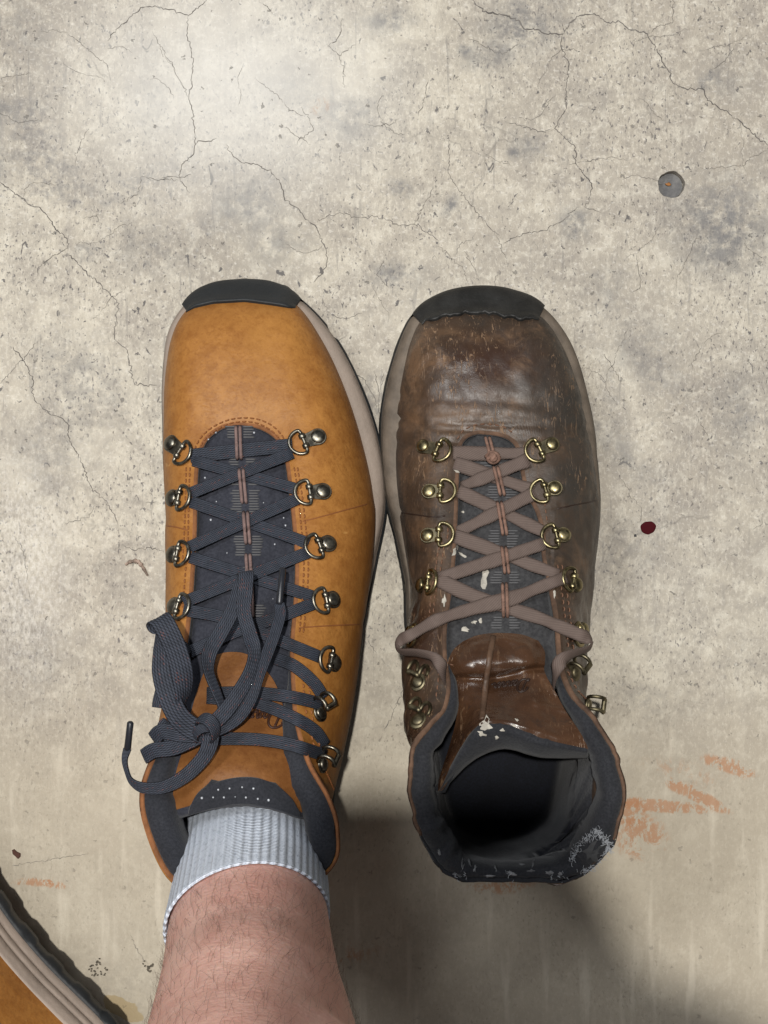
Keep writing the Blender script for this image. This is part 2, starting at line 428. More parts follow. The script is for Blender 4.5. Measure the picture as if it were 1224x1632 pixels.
def mat_skin():
    g = G("skin")
    n1 = g.noise(30, 5, .6, .6); n2 = g.noise(420, 4, .6)
    c = g.mix(g.ramp(n1, .33, .68), (0.60, 0.325, 0.268), (0.72, 0.445, 0.375))
    c = g.mix(g.ramp(g.noise(75, 4, .6, 0, g.mapping(g.obj, loc=(2, 5, 3))), .52, .72, 0, .25), c, (0.52, 0.22, 0.18))
    c = g.mix(g.ramp(n2, .55, .75, 0, .12), c, (0.44, 0.21, 0.155))
    return g.end(c, g.ramp(n2, .3, .7, .4, .6), g.bump(g.mth('ADD', g.mth('MULTIPLY', n2, 1.2), n1), .0008, .6), Specular_IOR_Level=.35, Subsurface_Weight=.25, Subsurface_Radius=(.010, .004, .002), Subsurface_Scale=.6)

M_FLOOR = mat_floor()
M_TAN = mat_leather_new()
M_TAND = mat_leather_new(True)
M_TANEDGE = plain("raw_tan_edge", (0.215, 0.085, 0.030), .85, bump=(600, .0004), var=.2, vs=200)
M_TANSEAM = plain("tan_thread", (0.24, 0.085, 0.022), .7)
M_BROWN = mat_leather_old()
M_GLOSS = mat_leather_old(True)
M_BROWNEDGE = plain("raw_brown_edge", (0.105, 0.058, 0.035), .85, bump=(500, .0006), var=.4, vs=150)
M_BROWNSEAM = plain("brown_thread", (0.155, 0.078, 0.046), .75)
M_RUBBER = plain("black_rubber", (0.013, 0.0155, 0.018), .6, bump=(450, .0003), var=.2)
M_RUBBERW = plain("scuffed_rubber", (0.013, 0.013, 0.0125), .55, bump=(180, .0008), var=.45, vs=90)
M_MID = plain("taupe_foam", (0.30, 0.245, 0.205), .62, bump=(300, .0004), var=.08)
M_MIDW = plain("dirty_taupe_foam", (0.130, 0.104, 0.080), .7, bump=(160, .0007), var=.3, vs=70)
M_LINING = mat_fabric("charcoal_lining", (0.017, 0.019, 0.025), (0.034, 0.036, 0.045))
M_LININGW = mat_fabric("dirty_charcoal_lining", (0.014, 0.015, 0.019), (0.030, 0.0315, 0.037))
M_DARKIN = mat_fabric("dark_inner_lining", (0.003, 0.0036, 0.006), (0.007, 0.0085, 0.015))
M_TONGUE = mat_fabric("slate_mesh_fabric", (0.024, 0.026, 0.037), (0.044, 0.047, 0.062), 700)
M_TONGUEW = mat_fabric("faded_mesh_fabric", (0.030, 0.030, 0.033), (0.060, 0.060, 0.063), 500)
M_LACE = mat_lace("navy_woven_lace", (0.004, 0.005, 0.008), (0.052, 0.061, 0.084), (0.24, 0.075, 0.05))
M_LACEW = mat_lace("faded_mauve_lace", (0.088, 0.064, 0.055), (0.140, 0.104, 0.090), None, 1)
M_TIP = plain("lace_tip_plastic", (0.016, 0.018, 0.024), .35)
M_KEEP = plain("mauve_cord", (0.19, 0.125, 0.115), .8, bump=(900, .0003), var=.2, vs=300)
M_KEEPW = plain("brown_cord", (0.20, 0.115, 0.085), .8, bump=(900, .0003), var=.25, vs=300)
M_DASH = plain("grey_thread", (0.095, 0.095, 0.10), .75)
M_PEWTER = mat_metal("dark_pewter", (0.14, 0.128, 0.105), (0.25, 0.235, 0.195), .26)
M_BRASS = mat_metal("tarnished_brass", (0.16, 0.135, 0.078), (0.38, 0.325, 0.18), .27)
M_PATINA = mat_metal("dull_olive_brass", (0.12, 0.105, 0.07), (0.22, 0.19, 0.12), .4)
M_SILVER = plain("reflective_dot", (0.42, 0.44, 0.48), .35, .3)
M_WHITE = plain("dried_white_paint", (0.42, 0.395, 0.345), .9, bump=(400, .0008), var=.25, vs=200)
M_FUZZ = plain("white_fuzz", (0.40, 0.42, 0.45), .95)
M_INK = plain("burnt_lettering", (0.040, 0.013, 0.006), .6)
M_INKW = plain("worn_lettering", (0.022, 0.010, 0.006), .55)
M_SOCK = mat_sock()
M_SKIN = mat_skin()
M_HAIR = plain("dark_hair", (0.11, 0.066, 0.052), .6)
M_CRACK = plain("crack_dirt", (0.13, 0.12, 0.11), .9, var=.4, vs=60)

# ------------------------------------------------------------------ floor with a drilled and plugged hole
def build_floor():
    hp = P(1070, 294); r = 21.0 / PX; q = r * 1.6
    R = 3.0
    xs = [-R, hp.x - q, hp.x + q, R]; ys = [-R, hp.y - q, hp.y + q, R]
    v = [(x, y, 0) for y in ys for x in xs]
    f = []
    for j in range(3):
        for i in range(3):
            if (i, j) != (1, 1): f.append((j * 4 + i, j * 4 + i + 1, (j + 1) * 4 + i + 1, (j + 1) * 4 + i))
    n = 32; b = len(v)
    for k in range(n):
        a = 2 * math.pi * k / n
        cx_, sy_ = math.cos(a), math.sin(a); m = max(abs(cx_), abs(sy_))
        v.append((hp.x + q * cx_ / m, hp.y + q * sy_ / m, 0))
    rings = ((r * 1.03, 0), (r, -.0006), (r * .97, -.0072), (r * .9, -.0075))
    for rr, z in rings:
        for k in range(n):
            a = 2 * math.pi * k / n
            w = 1 + .03 * math.sin(5 * a + 1) + .02 * math.sin(11 * a)
            v.append((hp.x + rr * w * math.cos(a), hp.y + rr * w * math.sin(a), z))
    for s in range(len(rings)):
        for k in range(n):
            k2 = (k + 1) % n
            f.append((b + s * n + k, b + s * n + k2, b + (s + 1) * n + k2, b + (s + 1) * n + k))
    # the four cell corners join exactly at k = 4, 12, 20, 28 so the ring closes the square
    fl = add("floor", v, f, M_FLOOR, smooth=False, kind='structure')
    # plug
    g = G("grey_plug_mortar")
    n1 = g.noise(160, 6, .7); c = g.mix(g.ramp(n1, .3, .7), (0.10, 0.10, 0.105), (0.19, 0.187, 0.185))
    mp = g.end(c, .8, g.bump(n1, .0012, .8))
    vv = []; ff = []
    rr = np.linspace(0, r * .95, 9)[1:]
    vv.append((hp.x, hp.y, -.0060))
    for x in rr:
        for k in range(n):
            a = 2 * math.pi * k / n
            pz = -.0062 + .0009 * fbm((math.cos(a) * x * 90, math.sin(a) * x * 90, 3), 1)
            vv.append((hp.x + x * math.cos(a), hp.y + x * math.sin(a), pz))
    for k in range(n): ff.append((0, 1 + k, 1 + (k + 1) % n))
    for s in range(len(rr) - 1):
        for k in range(n):
            k2 = (k + 1) % n
            ff.append((1 + s * n + k, 1 + (s + 1) * n + k, 1 + (s + 1) * n + k2, 1 + s * n + k2))
    add("hole_plug", vv, ff, mp, fl)
    s = Soup()
    c0 = P(1065, 294, -.0054)
    vv = []; ff = []
    for i in range(5):
        for k in range(9):
            th = math.pi * i / 4; a = 2 * math.pi * k / 9
            rad = .0011 * (1 + .3 * random.uniform(-1, 1))
            vv.append((c0.x + 1.5 * rad * math.sin(th) * math.cos(a), c0.y + rad * math.sin(th) * math.sin(a), c0.z + .7 * rad * math.cos(th)))
    add("plug_screw_rust", vv, grid_faces(5, 9, True), plain("rust_lump", (0.36, 0.16, 0.05), .8), fl)
    return fl
FLOOR = build_floor()

CRACKS = [
 (2.2, [(0, 290), (30, 312), (50, 328), (62, 330), (78, 348), (90, 367), (108, 382), (109, 397)]),
 (1.5, [(109, 395), (97, 402), (75, 415), (62, 425), (60, 440)]),
 (2.0, [(109, 404), (130, 425), (145, 440), (163, 456), (190, 483), (185, 501), (183, 527), (184, 542), (203, 558), (206, 578), (211, 599), (215, 613), (250, 614)]),
 (1.9, [(21, 553), (39, 576), (54, 609), (50, 625), (57, 640), (77, 658), (98, 666), (108, 676), (111, 702), (129, 733), (139, 764), (147, 779), (165, 795), (183, 820), (188, 836)]),
 (1.5, [(193, 869), (211, 876), (237, 873), (262, 879)]),
 (1.7, [(172, 65), (185, 47), (200, 36), (212, 22), (228, 12), (250, 11), (272, 15), (300, 25), (325, 5), (330, 0)]),
 (1.5, [(300, 25), (298, 50), (303, 75), (308, 105), (306, 130), (301, 155), (306, 175), (309, 200), (310, 225), (309, 245), (290, 262), (285, 280), (290, 290), (302, 307)]),
 (1.7, [(310, 227), (332, 225), (345, 220)]),
 (1.8, [(360, 230), (372, 250), (385, 259), (410, 262), (432, 274), (445, 290), (452, 305), (455, 320), (472, 330), (487, 350), (502, 359), (510, 375), (520, 400), (520, 425), (500, 450)]),
 (1.4, [(505, 355), (525, 342), (550, 340), (570, 347), (590, 345), (612, 347), (634, 359), (660, 357), (687, 375), (700, 385)]),
 (1.2, [(660, 357), (677, 325), (692, 297)]),
 (1.3, [(227, 280), (250, 287), (284, 287)]), (1.2, [(227, 280), (220, 310), (190, 325)]),
 (3.0, [(752, 0), (772, 19), (802, 24), (827, 32), (837, 47), (857, 47), (870, 54), (899, 54)]),
 (2.2, [(899, 54), (907, 37), (922, 26), (947, 22), (967, 36), (987, 34), (1002, 47), (1032, 54), (1037, 65), (1054, 92), (1067, 115), (1072, 132), (1092, 141), (1122, 143), (1127, 160), (1152, 175), (1182, 195), (1207, 220), (1226, 233)]),
 (1.4, [(1037, 52), (1047, 42), (1072, 37), (1072, -4)]),
 (1.8, [(897, 54), (894, 75), (907, 102), (902, 140), (901, 175), (884, 205), (917, 235), (917, 260), (932, 280), (943, 292), (939, 320), (932, 330), (957, 339)]),
 (1.5, [(884, 207), (857, 210), (837, 201), (807, 196)]),
 (1.5, [(922, 330), (892, 355), (867, 367), (837, 372), (802, 387)]),
 (1.4, [(714, 220), (717, 250), (714, 275), (732, 305), (757, 335), (784, 367), (797, 375)]),
 (1.2, [(667, 185), (677, 155), (682, 125)]),
 (1.1, [(1112, 270), (1142, 267), (1182, 265), (1199, 250), (1222, 240)]),
 (1.1, [(107, 52), (132, 72), (150, 87), (170, 102), (175, 122)]), (1.0, [(65, 50), (87, 48), (107, 52)]),
 (1.3, [(1014, 406), (1017, 427), (1022, 446), (1019, 460), (1007, 466)]),
 (1.0, [(18, 1379), (60, 1373), (104, 1366), (140, 1361)]),
 (1.2, [(255, 70), (275, 105), (300, 155)]), (1.1, [(413, 0), (440, 25)]), (1.2, [(540, 88), (548, 110), (548, 140)]), (1.2, [(520, 70), (540, 88), (568, 72)]),
 (1.1, [(480, 170), (500, 205), (470, 230)]), (1.0, [(0, 125), (50, 117)]), (1.2, [(310, 345), (155, 350), (130, 347)]) if False else (1.1, [(130, 347), (155, 345), (160, 360)]),
 (1.2, [(0, 612), (25, 585), (60, 545)]), (1.1, [(100, 835), (140, 825), (152, 805)]), (1.0, [(20, 850), (38, 880), (46, 925)]),
 (1.2, [(1108, 660), (1128, 695)]), (1.3, [(560, 590), (580, 605), (598, 635), (600, 650)]), (1.1, [(582, 1015), (600, 1040)]), (1.0, [(208, 1490), (222, 1520), (235, 1535)]),
 (1.1, [(230, 800), (255, 802)]), (1.1, [(960, 560), (985, 598), (990, 612)]), (1.3, [(645, 1095), (625, 1140), (612, 1165)]), (1.2, [(612, 410), (602, 440), (620, 458)]),
 (1.2, [(740, 400), (756, 428), (762, 440)]), (1.1, [(790, 375), (810, 420)]), (1.3, [(597, 590), (603, 620), (605, 680)]),
]
def crack(wpx, pts):
    p = []
    rnd = random.Random(int(pts[0][0] * 13 + pts[0][1]))
    for i in range(len(pts) - 1):
        a, b = Vector(pts[i]), Vector(pts[i + 1])
        m = max(2, int((b - a).length / 3.2))
        for k in range(m):
            t = k / m
            q = a.lerp(b, t)
            if k: q += Vector((rnd.gauss(0, 1.2), rnd.gauss(0, 1.2)))
            p.append(q)
    p.append(Vector(pts[-1]))
    n = len(p); v = []; f = []
    for i in range(n):
        t = (p[min(i + 1, n - 1)] - p[max(i - 1, 0)]).normalized()
        s = Vector((-t.y, t.x))
        w = wpx * .43 * max(.12, (.75 + .55 * noise.noise(Vector((i * .23, pts[0][0], 0))) + rnd.gauss(0, .18))) * min(1, .25 + i / 4, .25 + (n - 1 - i) / 4)
        a = P(*(p[i] + s * w), 0); b = P(*(p[i] - s * w), 0)
        v += [(a.x, a.y, .00018), (b.x, b.y, .00018)]
        if i: f.append((2 * i - 2, 2 * i - 1, 2 * i + 1, 2 * i))
    add("crack", v, f, M_CRACK, FLOOR, smooth=False)
for w, pts in CRACKS: crack(w, pts)
_r = random.Random(11)
for k in range(46):                     # short hairlines wandering off between the big cracks
    x, y = _r.uniform(0, 1224), _r.uniform(0, 1000) * _r.uniform(.35, 1)
    a = _r.uniform(0, 2 * math.pi); pts = [(x, y)]
    for _ in range(_r.randint(3, 6)):
        a += _r.uniform(-.7, .7); l = _r.uniform(9, 22)
        x += l * math.cos(a); y += l * math.sin(a); pts.append((x, y))
    crack(_r.uniform(.65, 1.1), pts)

# ------------------------------------------------------------------ boots
class Boot:
    pass

def interp_y(poly, x):
    xs = [q[0] for q in poly]; ys = [q[1] for q in poly]
    return float(np.interp(x, xs, ys))

def make_upper(bt, stations, m=8, nr=48, wr=None, rag=False):
    st = np.array([[s[0], s[1], s[2], s[3], s[4], s[5]] for s in stations], float)
    par = np.array([s[6] for s in stations], float)      # ov px, a, b, bulge mm, pad, edge thickness
    B = PA(np.column_stack([st[:, 0], st[:, 1], np.full(len(st), .025)]))
    E = PA(st[:, 3:6])
    B = cr(B, m, True); E = cr(E, m, True)
    if rag:
        pd = np.clip(cr(par, m, True)[:, 3], 0, 1)
        for i in range(len(E)):
            q = E[i].copy()
            d = Vector((q[0] * 70, q[1] * 70, 1.0))
            E[i] += np.array([noise.noise(d), noise.noise(d + Vector((9, 3, 0))), 1.2 * noise.noise(d + Vector((2, 7, 5)))]) * .0022 * pd[i]
            d = d * 3.1
            E[i] += np.array([noise.noise(d), noise.noise(d + Vector((9, 3, 0))), noise.noise(d + Vector((2, 7, 5)))]) * .0009 * pd[i]
    par = cr(np.column_stack([st[:, 2], par]), m, True)
    n = len(B)
    def nrm2(L, sm=3):
        t = np.roll(L, -sm, 0) - np.roll(L, sm, 0)
        o = np.column_stack([-t[:, 1], t[:, 0], np.zeros(n)])
        return unit(o)
    out = nrm2(B); eout = nrm2(E)
    s = np.linspace(0, 1, nr) ** 0.9
    th = s * math.pi / 2
    Gd = np.zeros((nr, n, 3))
    for j in range(nr):
        f = 1 - np.cos(th[j]) ** par[:, 1]
        h = np.sin(th[j]) ** par[:, 2]
        f = np.where(j == nr - 1, 1.0, f)
        Gd[j, :, :2] = B[:, :2] + (E[:, :2] - B[:, :2]) * f[:, None]
        Gd[j, :, 2] = B[:, 2] + (E[:, 2] - B[:, 2]) * h
        Gd[j] += out * (math.sin(math.pi * s[j]) * par[:, 3] * .001)[:, None]
    du = np.roll(Gd, -1, 1) - np.roll(Gd, 1, 1)
    dv = np.gradient(Gd, axis=0)
    N = unit(np.cross(dv, du))
    if np.mean(N[nr // 3, :, 2]) < 0: N = -N
    if wr is not None:
        for j in range(nr):
            for i in range(n):
                x, y = to_px(Gd[j, i])
                Gd[j, i] += N[j, i] * wr(x, y, Gd[j, i], s[j])
    bt.B, bt.E, bt.par, bt.out, bt.eout, bt.G, bt.N, bt.n, bt.nr = B, E, par, out, eout, Gd, N, n, nr
    # rim ring
    r1 = E - eout * .0012 + np.array([0, 0, .0004])
    r2 = E - eout * (.0022) + np.array([0, 0, -.0006])
    r3 = E - eout * (.0022) + np.array([0, 0, -.005])
    rows = np.concatenate([Gd, r1[None], r2[None], r3[None]])
    v = rows.reshape(-1, 3)
    f = grid_faces(nr + 3, n, True)
    mi = [0] * ((nr - 1) * n) + [1] * (3 * n)
    return v, f, mi

def ring_stack(bt, prof):
    """closed rings round the boot from (offset fn, z) pairs on the sole line"""
    rows = []
    for off, z in prof:
        o = off if isinstance(off, np.ndarray) else np.full(bt.n, off)
        r = bt.B + bt.out * o[:, None]
        r[:, 2] = z
        rows.append(r)
    return np.array(rows)

def make_sole(bt, root, mmid, mrub, worn=False):
    ov = np.maximum(bt.par[:, 0], 1.0) / PX
    n = bt.n
    idx = np.arange(n)
    rip = np.array([noise.noise(Vector((i * .11, 3.3, 0))) for i in idx]) * (.0006 if worn else .0002)
    ovr = ov + rip
    prof = [(-.004 + 0 * ov, .0295), (ovr * .25 + .0004, .0290), (ovr * .75, .0275), (ovr + .0002, .0250),
            (ovr + .0004, .0215), (ovr - .0004, .0208), (ovr + .0006, .0200), (ovr + .0008, .0165), (ovr - .0001, .0158), (ovr + .0010, .0150), (ovr + .0006, .0098)]
    rows = ring_stack(bt, prof)
    f = grid_faces(len(rows), n, True)
    add("midsole", rows.reshape(-1, 3), f, mmid, root)
    lug = .0014 * (np.sign(np.sin(idx * 2 * math.pi / n * 34)) * .5 - .5)
    notch = np.where((idx % 23) < 2, -.0016, 0)
    prof = [(ovr - .006, .0096), (ovr + .0012 + notch, .0096), (ovr + .0022 + notch, .008), (ovr + .0024 + lug, .0045), (ovr + .0010 + lug, .0006), (ovr - .012, .0006)]
    rows = ring_stack(bt, prof)
    f = grid_faces(len(rows), n, True)
    nn = len(rows)
    f.append(tuple((nn - 1) * n + k for k in range(n)))
    add("outsole", rows.reshape(-1, 3), f, mrub, root)

def make_cap(bt, root, mrub, edge, rag=0.0, lugs=True):
    """rubber toe cap wrapped over the front, ending along the traced edge"""
    n, nr = bt.n, bt.nr
    cols = []
    order = [(k - n // 4) % n for k in range(n // 2 + 1)]
    for i in order:
        sj = 0.0
        for j in range(nr):
            x, y = to_px(bt.G[j, i])
            ye = interp_y(edge, x) + (rag * noise.noise(Vector((x * .13, 1.7, 0))) + rag * .6 * noise.noise(Vector((x * .4, 9.7, 0))))
            if y > ye:
                if j == 0: sj = 0
                else:
                    x0, y0 = to_px(bt.G[j - 1, i])
                    sj = j - 1 + (ye - y0) / max(1e-6, y - y0)
                break
        if sj > 0.3: cols.append((i, sj))
    K = len(cols)
    rows = []
    ov = np.maximum(bt.par[:, 0], 1.0) / PX
    def at(i, s):
        j = int(min(s, nr - 1.001)); t = s - j
        return bt.G[j, i] * (1 - t) + bt.G[j + 1, i] * t, unit(bt.N[j, i] * (1 - t) + bt.N[j + 1, i] * t)
    for k, (i, sj) in enumerate(cols):
        e = min(1.0, (k + .5) / 5, (K - k - .5) / 5)
        w = math.sin(e * math.pi / 2)
        o = ov[i] + .0016 * w
        b = bt.B[i]; u = bt.out[i]
        lug = .0008 * w if (lugs and (k % 11) in (5, 6)) else 0
        q = [np.array([*(b + u * (o + .0008 + lug))[:2], .004]), np.array([*(b + u * (o + .0014 + lug))[:2], .0125]),
             np.array([*(b + u * (o + .0009 + lug * .4))[:2], .0220]), np.array([*(b + u * (o * .80 + .0012))[:2], .0298])]
        p1, n1 = at(i, sj * .6); p2, n2 = at(i, sj)
        q += [p1 + n1 * (.0022 * w + .0003), p2 + n2 * (.0017 * w + .0003) , p2 + n2 * (.0008 * w) + np.array([0, -.0006, 0]) , p2 - n2 * .002]
        rows.append(cr(q, 3))
    rows = np.array(rows)
    v = rows.reshape(-1, 3)
    f = [t[::-1] for t in grid_faces(rows.shape[0], rows.shape[1])]
    add("toe_cap", v, f, mrub, root)

def make_collar(bt, root, mats, name="collar_lining", pw=1.0):
    pad = np.clip(bt.par[:, 5 - 1], 0, 2.2)
    E, eo = bt.E, bt.eout
    prof = [(.0020, -.0006, 0, 0), (.0022, .0002, .001, .0012), (.0024, .0006, .005, .0022), (.0024, .0000, .0095, .0010), (.0026, -.003, .0120, -.003),
            (.0030, -.008, .0120, -.006), (.0034, -.016, .010, -.010), (.0036, -.026, .0065, -.012), (.0038, -.036, .0045, -.014), (.0038, -.046, .0035, -.020)]
    rows = []
    cb = bt.B.mean(0)
    for o, z, po, pz in prof:
        r = E - eo * (o + po * pad * pw)[:, None]
        r[:, 2] = E[:, 2] + z + pz * pad
        rows.append(r)
    rows = rows[:7]
    Gz = bt.G[:, :, 2]
    top = rows[-1]
    for t in (.12, .25, .4, .55, .7, .85, 1.0):
        r = np.zeros((bt.n, 3))
        for i in range(bt.n):
            zt = E[i, 2] - .006 - .016 * pad[i]
            z = zt * (1 - t) + .027 * t
            p = np.array([np.interp(z, Gz[:, i], bt.G[:, i, d]) for d in range(3)])
            q = np.array([np.interp(z, Gz[:, i], bt.N[:, i, d]) for d in range(3)])
            e = max(0.0, 1 - t / .35)
            r[i] = p - q * (.0042 + .002 * min(1, t * 2)) - bt.out[i] * (.004 * e * pad[i] * pw)
        rows.append(r)
    r = bt.B - bt.out * .010; r[:, 2] = .022; rows.append(r)
    rows = np.array(rows)
    k = len(rows)
    for j in range(1, 8):
        for i in range(bt.n):
            if pad[i] > .05:
                rows[j, i] += np.array([0, 0, 1]) * .0009 * fbm(rows[j, i], 90) * pad[i] + eo[i] * .0010 * fbm(rows[j, i] + 5, 110) * pad[i]
    f = grid_faces(k, bt.n, True)
    mi = []
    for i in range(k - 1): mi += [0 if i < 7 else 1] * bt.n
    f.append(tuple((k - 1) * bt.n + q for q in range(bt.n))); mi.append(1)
    return add(name, rows.reshape(-1, 3), f, mats, root, mi=mi)

def patch(rows, mu=6, mv=6, fn=None):
    """smooth surface through a control grid of (px, py, h)"""
    A = PA(rows)
    a = np.array([cr(r, mu) for r in A])
    b = np.array([cr(a[:, j], mv) for j in range(a.shape[1])]).transpose(1, 0, 2)
    if fn is not None:
        for i in range(b.shape[0]):
            for j in range(b.shape[1]): b[i, j] += fn(b[i, j], i / (b.shape[0] - 1), j / (b.shape[1] - 1))
    return b

def shell(b, t):
    """grid -> closed slab of thickness t below it"""
    nr, nc = b.shape[:2]
    du = np.gradient(b, axis=1); dv = np.gradient(b, axis=0)
    N = unit(np.cross(du, dv))
    if N[..., 2].mean() < 0: N = -N
    lo = b - N * t
    v = list(b.reshape(-1, 3)) + list(lo.reshape(-1, 3))
    f = grid_faces(nr, nc); k = nr * nc
    f2 = [tuple(x + k for x in q[::-1]) for q in f]
    edge = [(0, j) for j in range(nc)] + [(i, nc - 1) for i in range(1, nr)] + [(nr - 1, j) for j in range(nc - 2, -1, -1)] + [(i, 0) for i in range(nr - 2, 0, -1)]
    e0 = len(v); ne = len(edge)
    mid = [(b[q] + lo[q]) / 2 for q in edge]
    cen = b.reshape(-1, 3).mean(0)
    v += [b[q] for q in edge]
    v += [m + unit(np.array([*(m - cen)[:2], 0])) * t * .22 for m in mid]
    v += [lo[q] for q in edge]
    rim = []
    for r_ in range(2):
        for a in range(ne):
            c = (a + 1) % ne
            rim.append((e0 + r_ * ne + a, e0 + (r_ + 1) * ne + a, e0 + (r_ + 1) * ne + c, e0 + r_ * ne + c))
    return v, f + f2 + rim, [0] * (2 * len(f)) + [1] * len(rim)

def pinner(parts):
    v = []; f = []
    for o in parts:
        b = len(v); org = ORIGIN[o.name]
        v += [q.co + org for q in o.data.vertices]
        f += [tuple(i + b for i in p.vertices) for p in o.data.polygons]
    tree = BVHTree.FromPolygons(v, f)
    c0 = Vector((0, 0, CAM_H))
    def pin(px, py, off=0.0):
        d = (P(px, py, 0) - c0).normalized()
        loc, nr, i, dist = tree.ray_cast(c0, d)
        if loc is None or loc.z < .01:
            return None, None
        if nr.dot(d) > 0: nr = -nr
        return loc + nr * off, nr
    return pin

def ribbon(ctrl, width, thick=.0013, m=7, ribs=7, taper=None, amp=1.0, wob=0.0):
    """flat woven strap; ctrl rows are x,y,z,nx,ny,nz (metres)"""
    c = cr(ctrl, m)
    p = c[:, :3]; nn = c[:, 3:6]
    k = len(p)
    t = unit(np.gradient(p, axis=0))
    nn = unit(nn - t * np.sum(nn * t, 1, keepdims=True))
    s = np.cross(t, nn)
    L = np.concatenate([[0], np.cumsum(np.linalg.norm(np.diff(p, axis=0), axis=1))])
    nu = 2 * ribs + 1
    us = np.linspace(-1, 1, nu)
    v = []; uv = []
    for i in range(k):
        w = width * .5 * (taper[0] + (taper[1] - taper[0]) * i / (k - 1) if taper else 1)
        if wob: w *= 1 + wob * noise.noise(Vector((L[i] * 90, width * 1e4, p[0][0] * 50)))
        for side in (1, -1):
            for a, u in enumerate(us if side == 1 else us[::-1]):
                e = (1 - abs(u) ** 4) ** .5
                z = side * thick * .5 * (.25 + .75 * e) + amp * side * (.00016 if (a % 2) else -.00008) * e
                v.append(p[i] + s[i] * u * w + nn[i] * z)
                uv.append(((u + 1) / 2, L[i]))
    n2 = 2 * nu
    f = grid_faces(k, n2, True)
    f.append(tuple(range(n2))[::-1]); f.append(tuple((k - 1) * n2 + q for q in range(n2)))
    return v, f, uv

def pin_path(pin, pts, off=.0012, n=None, lift=None, up=.35):
    """ctrl rows for a ribbon lying on the surface along pixel points; lift = extra height profile"""
    rows = []; last = None
    q = cr(np.array(pts, float), 5) if len(pts) > 2 else np.array([np.array(pts[0]) * (1 - t) + np.array(pts[1]) * t for t in np.linspace(0, 1, 9)])
    k = len(q)
    for i, (x, y) in enumerate(q):
        loc, nr = pin(x, y)
        if loc is None:
            if last is None: continue
            h = last.z; loc = P(x, y, h); nr = Vector((0, 0, 1))
        else: last = loc
        e = lift(i / (k - 1)) if lift else 0
        d = (Vector((0, 0, CAM_H)) - loc).normalized()
        loc = loc + d * (off + e)
        w = (nr * up + Vector((0, 0, 1)) * (1 - up)).normalized()
        rows.append([*loc, *w])
    rows = np.array(rows)
    # a taut strap bridges dips: smooth heights, never below the pinned surface
    z = rows[:, 2].copy()
    for _ in range(6):
        zz = z.copy(); zz[1:-1] = (z[:-2] + z[2:]) / 2
        z = np.maximum(zz, rows[:, 2])
    d = z - rows[:, 2]
    for i in range(len(rows)):
        u = np.array([-rows[i, 0], -rows[i, 1], CAM_H - rows[i, 2]]); u /= u[2]
        rows[i, :3] += u * d[i]
    return rows

def stitches(pin, lines, root, mat, length=.0021, gap=.0011, r=.00042, name="stitching"):
    s = Soup()
    for ln in lines:
        q = cr(np.array(ln, float), 14) if len(ln) > 2 else np.linspace(ln[0], ln[1], 30)
        pts = [pin(x, y, .0001) for x, y in q]
        pts = [(a, b) for a, b in pts if a is not None]
        acc = 0; i = 0
        W = np.array([list(a) for a, _ in pts])
        if len(W) < 3: continue
        L = np.concatenate([[0], np.cumsum(np.linalg.norm(np.diff(W, axis=0), axis=1))])
        x = 0
        while x + length < L[-1]:
            path = []
            for t in (0, .2, .5, .8, 1):
                l = x + length * t
                pnt = [np.interp(l, L, W[:, d]) for d in range(3)]
                k = min(int(np.searchsorted(L, l)), len(pts) - 1)
                nr = pts[k][1]
                e = (-.0004, .0002, .0004, .0002, -.0004)[(0, .2, .5, .8, 1).index(t)]
                path.append(np.array(pnt) + np.array(nr) * e)
            v, f = tube(path, [r * .7, r, r, r, r * .7], 5)
            s.put(v, f)
            x += length + gap
    if s.v: return s.make(name, mat, root, kind='stuff')

# -------- lace hardware
def frame_from(p, x, z):
    x = x.normalized(); z = (z - x * z.dot(x)).normalized(); y = z.cross(x)
    return Matrix(((x.x, y.x, z.x, p.x), (x.y, y.y, z.y, p.y), (x.z, y.z, z.z, p.z), (0, 0, 0, 1)))

def tf(M, v): return [M @ Vector(q) for q in v]

def dome(r, h, n=18, k=5, brim=.0006):
    v = []; rows = []
    prof = [(r * .96, -.0004), (r * 1.03, brim * .3), (r, brim)]
    for i in range(1, k + 1):
        a = i / k * math.pi / 2
        prof.append((r * math.cos(a) * .96 + .00001, brim + h * math.sin(a)))
    for rr, z in prof:
        for q in range(n):
            a = 2 * math.pi * q / n
            v.append((rr * math.cos(a), rr * math.sin(a), z))
    f = grid_faces(len(prof), n, True)
    f.append(tuple((len(prof) - 1) * n + q for q in range(n)))
    return v, f

def prism(outline, z0, z1, bev=.0003):
    n = len(outline)
    c = np.mean(np.array(outline), 0)
    ins = [tuple(np.array(o) + (c - np.array(o)) / max(1e-9, np.linalg.norm(c - np.array(o))) * bev) for o in outline]
    v = [(x, y, z0) for x, y in outline] + [(x, y, z1 - bev) for x, y in outline] + [(x, y, z1) for x, y in ins]
    f = grid_faces(3, n, True)
    f.append(tuple(range(n))[::-1]); f.append(tuple(2 * n + q for q in range(n)))
    return v, f

